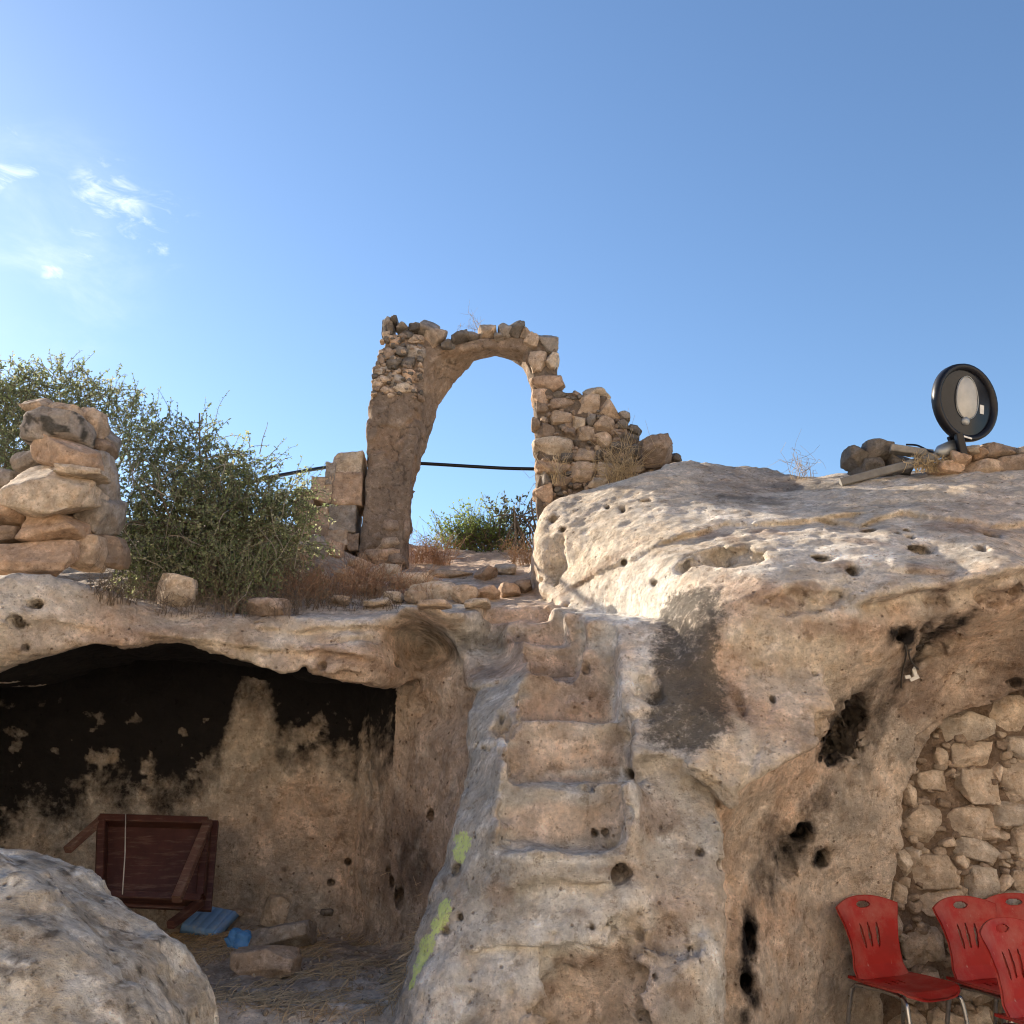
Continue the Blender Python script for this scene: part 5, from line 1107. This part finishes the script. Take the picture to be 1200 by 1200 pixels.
# straw and grit
def columns(xy, z0, z1, step=.01):
    zs = np.arange(z1, z0, -step); Q = np.concatenate([np.repeat(xy, len(zs), 0), np.tile(zs, len(xy))[:, None]], 1).astype(np.float32)
    f = rock(Q).reshape(len(xy), -1); k = np.argmax(f < 0, 1); return zs[k], (f.min(1) < 0) & (k > 0)
def straw(n, seed=3):
    rs = np.random.RandomState(seed); xy = np.stack([rs.uniform(-2.3, -.45, n), rs.uniform(4.75, 6.8, n)], 1)
    dens = fbm(np.concatenate([xy, np.zeros((n, 1))], 1).astype(np.float32), 2.4, 3); xy = xy[dens > -.12 + .25 * (xy[:, 0] > -.8)]; n = len(xy)
    z, ok = columns(xy, .2, .9); V = []; F = []; C = []
    for i in range(n):
        if not ok[i]: continue
        a = rs.uniform(0, math.pi); l = rs.uniform(.03, .11); d = Vector((math.cos(a), math.sin(a), rs.uniform(-.15, .3))) * l; s = Vector((-math.sin(a), math.cos(a), .3)) * rs.uniform(.0012, .0028)
        p = Vector((xy[i, 0], xy[i, 1], z[i] + .006)); b = len(V)
        V += [p - d - s, p - d + s, p + s + Vector((0, 0, l * .15)), p - s + Vector((0, 0, l * .15)), p + d + s, p + d - s]; F += [(b, b + 1, b + 2, b + 3), (b + 3, b + 2, b + 4, b + 5)]
        k = rs.uniform(.6, 1.2); C += [(.62 * k, .45 * k, .26 * k)] * 6
    me = py_mesh('straw', V, F); set_col(me, np.array(C)); return me
def leafy(name, trans=.3, rough=.6):
    m, nt, b = mat(name, rough, .3); L = nt.links
    vc = mnode(nt, 'ShaderNodeVertexColor', layer_name='Col'); L.new(vc.outputs['Color'], b.inputs['Base Color'])
    if trans:
        t = mnode(nt, 'ShaderNodeBsdfTranslucent'); L.new(vc.outputs['Color'], t.inputs['Color']); mx = mnode(nt, 'ShaderNodeMixShader'); mx.inputs[0].default_value = trans
        L.new(b.outputs[0], mx.inputs[1]); L.new(t.outputs[0], mx.inputs[2]); L.new(mx.outputs[0], nt.nodes['Material Output'].inputs['Surface'])
    return m
M_LEAF = leafy('small waxy leaf', .5); M_DRY = leafy('dry stalk', .15, .8)
M_BARK = simple_mat('twig bark', (.13, .10, .075), .9, 0, .1, .3, 30)
me = straw(9000); me.materials.append(M_DRY); tag(link('straw', me), kind='stuff', label='scattered dry straw on the cave floor')
def grit(n, seed=9):
    rs = np.random.RandomState(seed); xy = np.stack([rs.uniform(-2.0, -.4, n), rs.uniform(4.7, 6.9, n)], 1); z, ok = columns(xy, .2, .9); V = []; F = []; C = []; P0, F0 = CS[5]
    D = P0 / np.linalg.norm(P0, axis=1)[:, None]; m = 0
    for i in range(n):
        if not ok[i]: continue
        r = rs.uniform(.004, .014) * (1.6 if rs.rand() < .1 else 1); v = D * (r * rs.uniform(.6, 1.2, 3)) * (1 + .3 * rs.rand(len(D), 1)) + np.array((xy[i, 0], xy[i, 1], z[i] + r * .3))
        V.append(v); F.append(F0 + m); m += len(v); C.append(np.tile(np.array((.36, .30, .23)) * rs.uniform(.6, 1.3), (len(v), 1)))
    me = np_mesh('gravel', np.concatenate(V), np.concatenate(F)); set_col(me, np.concatenate(C)); me.materials.append(M_STONE); return me
tag(link('gravel', grit(420)), kind='stuff', label='small stones and grit on the cave floor')

# ------------------------------------------------------------------ plants
class Plant:
    def __init__(s, seed): s.rs = np.random.RandomState(seed); s.lv = []; s.lc = []; s.tv = []; s.tf = []; s.tc = []
    def leaf(s, p, d, n, size, col):
        d = d / (np.linalg.norm(d) + 1e-9); w = np.cross(d, n); w /= np.linalg.norm(w) + 1e-9; n2 = np.cross(w, d)
        s.lv.append([p, p + d * size * .5 + w * size * .27 + n2 * size * .06, p + d * size, p + d * size * .5 - w * size * .27 + n2 * size * .06]); s.lc.append(col)
    def twig(s, pts, r0, r1, col=(.14, .11, .08), sides=3):
        V, F = tube_geo(pts, list(np.linspace(r0, r1, len(pts))), sides, False); b = len(s.tv)
        s.tv += V; s.tf += [tuple(i + b for i in f) for f in F]; s.tc += [col] * len(V)
    def sprig(s, p, d, length, nl, size, pal, droop=.5, r=.003, twigcol=(.14, .11, .08)):
        rs = s.rs; d = d / np.linalg.norm(d); pts = []; q = p.copy(); k = 5
        for i in range(k):
            pts.append(q.copy()); q = q + d * length / k; d = d + np.array((0, 0, -droop * .22)) + rs.normal(size=3) * .16; d /= np.linalg.norm(d)
        pts.append(q); s.twig([Vector(a) for a in pts], r, r * .4, twigcol)
        tone = np.array(pal[rs.randint(len(pal))]) * rs.uniform(.75, 1.2)
        for i in range(nl):
            t = (i + rs.rand()) / nl * k; a = min(int(t), k - 1); b = pts[a] + (pts[a + 1] - pts[a]) * (t - a); ax = pts[a + 1] - pts[a]; ax /= np.linalg.norm(ax)
            ld = ax * .5 + rs.normal(size=3) * .8; nn = rs.normal(size=3) + np.array((0, -.2, .7))
            s.leaf(b, ld, nn, size * rs.uniform(.6, 1.25), tone * rs.uniform(.75, 1.3))
    def build(s, root, leafname='foliage', twigname='branches', m=None):
        if s.lv:
            V = np.array(s.lv).reshape(-1, 3); me = np_mesh(leafname, V, np.arange(len(V)).reshape(-1, 4), False); set_col(me, np.repeat(np.array(s.lc), 4, 0)); me.materials.append(m or M_LEAF); child(link(leafname, me), root)
        if s.tv:
            me = py_mesh(twigname, s.tv, s.tf, M_DRY); set_col(me, np.array(s.tc)); child(link(twigname, me), root)
GREEN = [(.21, .25, .11), (.24, .28, .135), (.17, .205, .095), (.30, .325, .165), (.37, .37, .22)]
def crown(pl, ells, n, rootp, size, pal, up=.6, droop=.5, length=(.14, .32), nl=14, stems=26, bias=.45, flat=.75):
    """sprigs spread through a crown built of overlapping clumps, joined to the root by bent stems"""
    rs = pl.rs; vol = np.array([e[3] * e[4] for e in ells], float); vol /= vol.sum(); ends = []
    for i in range(n):
        e = ells[rs.choice(len(ells), p=vol)]; c = np.array(at(e[0], e[1], e[2])); s_ = mpp(e[2]); d = rs.normal(size=3); d /= np.linalg.norm(d)
        rad = np.array((e[3] * s_, min(e[3], e[4]) * s_ * flat, e[4] * s_)); p = c + d * rad * rs.rand() ** bias
        p += .05 * rs.normal(size=3)
        out = d + np.array((0, 0, up)) + rs.normal(size=3) * .5
        pl.sprig(p, out, rs.uniform(*length), nl + rs.randint(-4, 5), size, pal, droop)
        if i % max(1, n // stems) == 0: ends.append(p)
    for e in ends:
        a = np.array(rootp) + rs.normal(size=3) * np.array((.12, .08, .02)); m1 = a * .6 + e * .4 + np.array((0, 0, .18)) + rs.normal(size=3) * .08; m2 = a * .25 + e * .75 + np.array((0, 0, .16)) + rs.normal(size=3) * .07
        pl.twig(smooth_path([a, m1, m2, e], 4), .012, .003, (.16, .125, .09), 5)
def shoots(pl):
    # long shoots reaching out of the big shrub
    for i in range(24):
        a = [(150,490,7.0),(215,500,7.1),(260,505,7.1),(300,540,7.1),(330,560,7.1),(340,590,7.1)][i % 6]; p = np.array(at(a[0] + pl.rs.uniform(-18, 18), a[1] + pl.rs.uniform(0, 20), a[2]))
        d = np.array((pl.rs.uniform(.0, 1.0) if i % 6 > 2 else pl.rs.uniform(-.5, .7), pl.rs.uniform(-.3, .3), pl.rs.uniform(.35, 1.0))); pl.sprig(p, d, pl.rs.uniform(.15, .38), 16, .024, GREEN, .35)
    for i in range(28):   # dead grey twigs showing among the leaves
        p = np.array(at(pl.rs.uniform(150, 345), pl.rs.uniform(520, 680), pl.rs.uniform(6.3, 6.6))); pl.sprig(p, np.array((pl.rs.uniform(-.6, .6), -.2, pl.rs.uniform(-.3, 1.))), pl.rs.uniform(.2, .45), 1, .02, GREEN, .3, .004, (.30, .26, .20))
    for i in range(110):   # trailing shoots over the ledge
        p = np.array(at(pl.rs.uniform(145, 330), pl.rs.uniform(620, 684), 6.4)); pl.sprig(p, np.array((pl.rs.uniform(-.4, .4), -.25, -.5)), pl.rs.uniform(.2, .45), 24, .024, GREEN, .9, .0025, (.16, .14, .09))
def shrub(name, label, ells, n, rootpx, size, pal, seed, cat='shrub', extra=None, **kw):
    rp = at(*rootpx); o = tag(empty(name, rp), label, cat); pl = Plant(seed); crown(pl, ells, n, rp, size, pal, **kw)
    if extra: extra(pl)
    pl.build(o); return o
shrub('shrub', 'big grey-green shrub with small leaves spilling over the ledge right of the dry-stone pile',
      [(180,530,7.0,42,40),(228,548,7.0,52,44),(282,582,7.0,48,42),(335,640,6.95,40,34),(190,672,6.5,44,24),(265,682,6.5,50,20),(160,640,6.6,22,40),(195,600,6.8,52,56),(250,620,6.75,64,56),(300,610,6.95,54,48),(335,600,7.1,34,36),(230,660,6.6,50,30),(165,620,6.75,26,50),(290,650,6.8,44,34),(262,545,7.1,30,20)], 2900, (240,685,6.9), .028, GREEN, 11, stems=46, bias=.5, up=.2, droop=.9, length=(.10,.24), extra=shoots)
shrub('shrub', 'loose grey-green shrub rising against the sky behind the dry-stone pile',
      [(10,468,7.7,52,40),(70,460,7.7,52,28),(120,478,7.6,40,28),(-50,480,7.7,60,50),(20,510,7.4,54,36),(150,500,7.4,34,32),(60,500,7.5,50,36),(0,550,7.2,40,30)], 1800, (60,620,7.6), .027, GREEN, 12, stems=40, bias=.55, up=.5, droop=.6, length=(.1,.26))
shrub('shrub', 'bright green shrub growing low inside the arch opening', [(545,640,9.9,30,18),(575,645,9.9,36,18),(565,625,9.9,22,14),(600,650,9.9,20,14),(530,655,9.9,18,10)], 520, (565,668,9.8), .034, [(.20, .26, .07), (.26, .30, .09), (.16, .22, .06)], 13, stems=20, up=1.2, droop=.2, length=(.18, .4))
shrub('shrub', 'sparse dark shrub with round leaves against the right jamb of the arch', [(600,615,9.6,20,16),(618,600,9.6,12,14),(585,612,9.6,16,10),(622,630,9.6,10,20)], 60, (622,650,9.5), .045, [(.06, .07, .04), (.08, .085, .05)], 14, stems=14, up=.6, droop=.2, nl=8)
# dry weeds
def weeds(label, ells, n, seed, pal, hgt=(.12, .3), r=.0022, name='dry_weeds', onrock=True, up=1.):
    pl = Plant(seed); rs = pl.rs; o = None
    for i in range(n):
        e = ells[rs.randint(len(ells))]; px = e[0] + rs.uniform(-1, 1) * e[2]; py = e[1] + rs.uniform(-1, 1) * e[3]
        p = e[4] if len(e) > 4 else None
        c = at(px, py, p) if p else trace(px, py)
        if c is None: continue
        if o is None: o = tag(empty(name, c), label, 'weeds')
        q = np.array(c); L_ = rs.uniform(*hgt); d = np.array((rs.normal() * .5, rs.normal() * .3 - .15, up)); pts = [q - np.array((0, 0, .03))]
        for k in range(4):
            q = q + d / np.linalg.norm(d) * L_ / 4; d = d + rs.normal(size=3) * .45; pts.append(q.copy())
        col = np.array(pal[rs.randint(len(pal))]) * rs.uniform(.7, 1.25); pl.twig([Vector(a) for a in pts], r, r * .5, tuple(col))
        for k in range(3):
            a = pts[rs.randint(1, 5)]; e2 = a + rs.normal(size=3) * L_ * .28 + np.array((0, 0, L_ * .12)); pl.twig([Vector(a), Vector((a + e2) / 2 + rs.normal(size=3) * .01), Vector(e2)], r * .7, r * .4, tuple(col))
    pl.build(o, twigname='stalks'); return o
RED = [(.30, .17, .10), (.24, .14, .085), (.36, .23, .14)]; STRAWC = [(.52, .40, .24), (.45, .34, .20), (.38, .29, .18)]; BRN = [(.16, .12, .085), (.20, .15, .10)]
weeds('dry reddish-brown weeds on the ledge in front of the arch', [(395,696,34,12),(430,692,20,10),(360,702,34,8),(470,700,40,6)], 420, 21, RED, (.12, .26))
weeds('greyish dry weeds along the ledge above the cave mouth', [(150,700,40,10),(230,714,50,10),(310,716,40,8),(410,712,60,5)], 420, 31, BRN, (.06, .18))
weeds('dry brown weeds under the right half of the big shrub', [(300,690,44,14),(250,700,44,10),(330,680,24,14)], 260, 22, BRN, (.12, .3))
weeds('rusty orange weeds at the foot of the plastered arch leg', [(495,660,20,8,8.9),(515,664,14,5,8.9)], 150, 23, [(.42, .24, .12), (.36, .20, .11)], (.12, .34))
weeds('orange weeds at the foot of the right arch jamb', [(612,660,12,6,8.6)], 70, 24, [(.40, .24, .12), (.34, .22, .12)], (.1, .3))
weeds('tuft of straw-coloured grass at the base of the rubble wall', [(735,562,10,4,8.2),(722,566,8,3,8.2)], 70, 25, STRAWC, (.18, .5), .0026)
weeds('small straw-coloured tuft between the rubble wall stones', [(655,563,8,3,8.28)], 22, 26, STRAWC, (.12, .3), .0026)
weeds('wispy pale grass on the crest of the right-hand rock', [(940,556,14,2,6.75)], 22, 27, STRAWC, (.05, .22), .0018)
weeds('heap of orange straw under the floodlight joint', [(1090,547,18,3,6.42)], 90, 28, STRAWC, (.04, .12), .003, up=.4)
weeds('dry grass wisps standing on the arch crown', [(545,392,14,2,8.6),(560,388,6,2,8.6)], 12, 29, STRAWC, (.1, .22), .0016)
print('all', time.time() - T0)
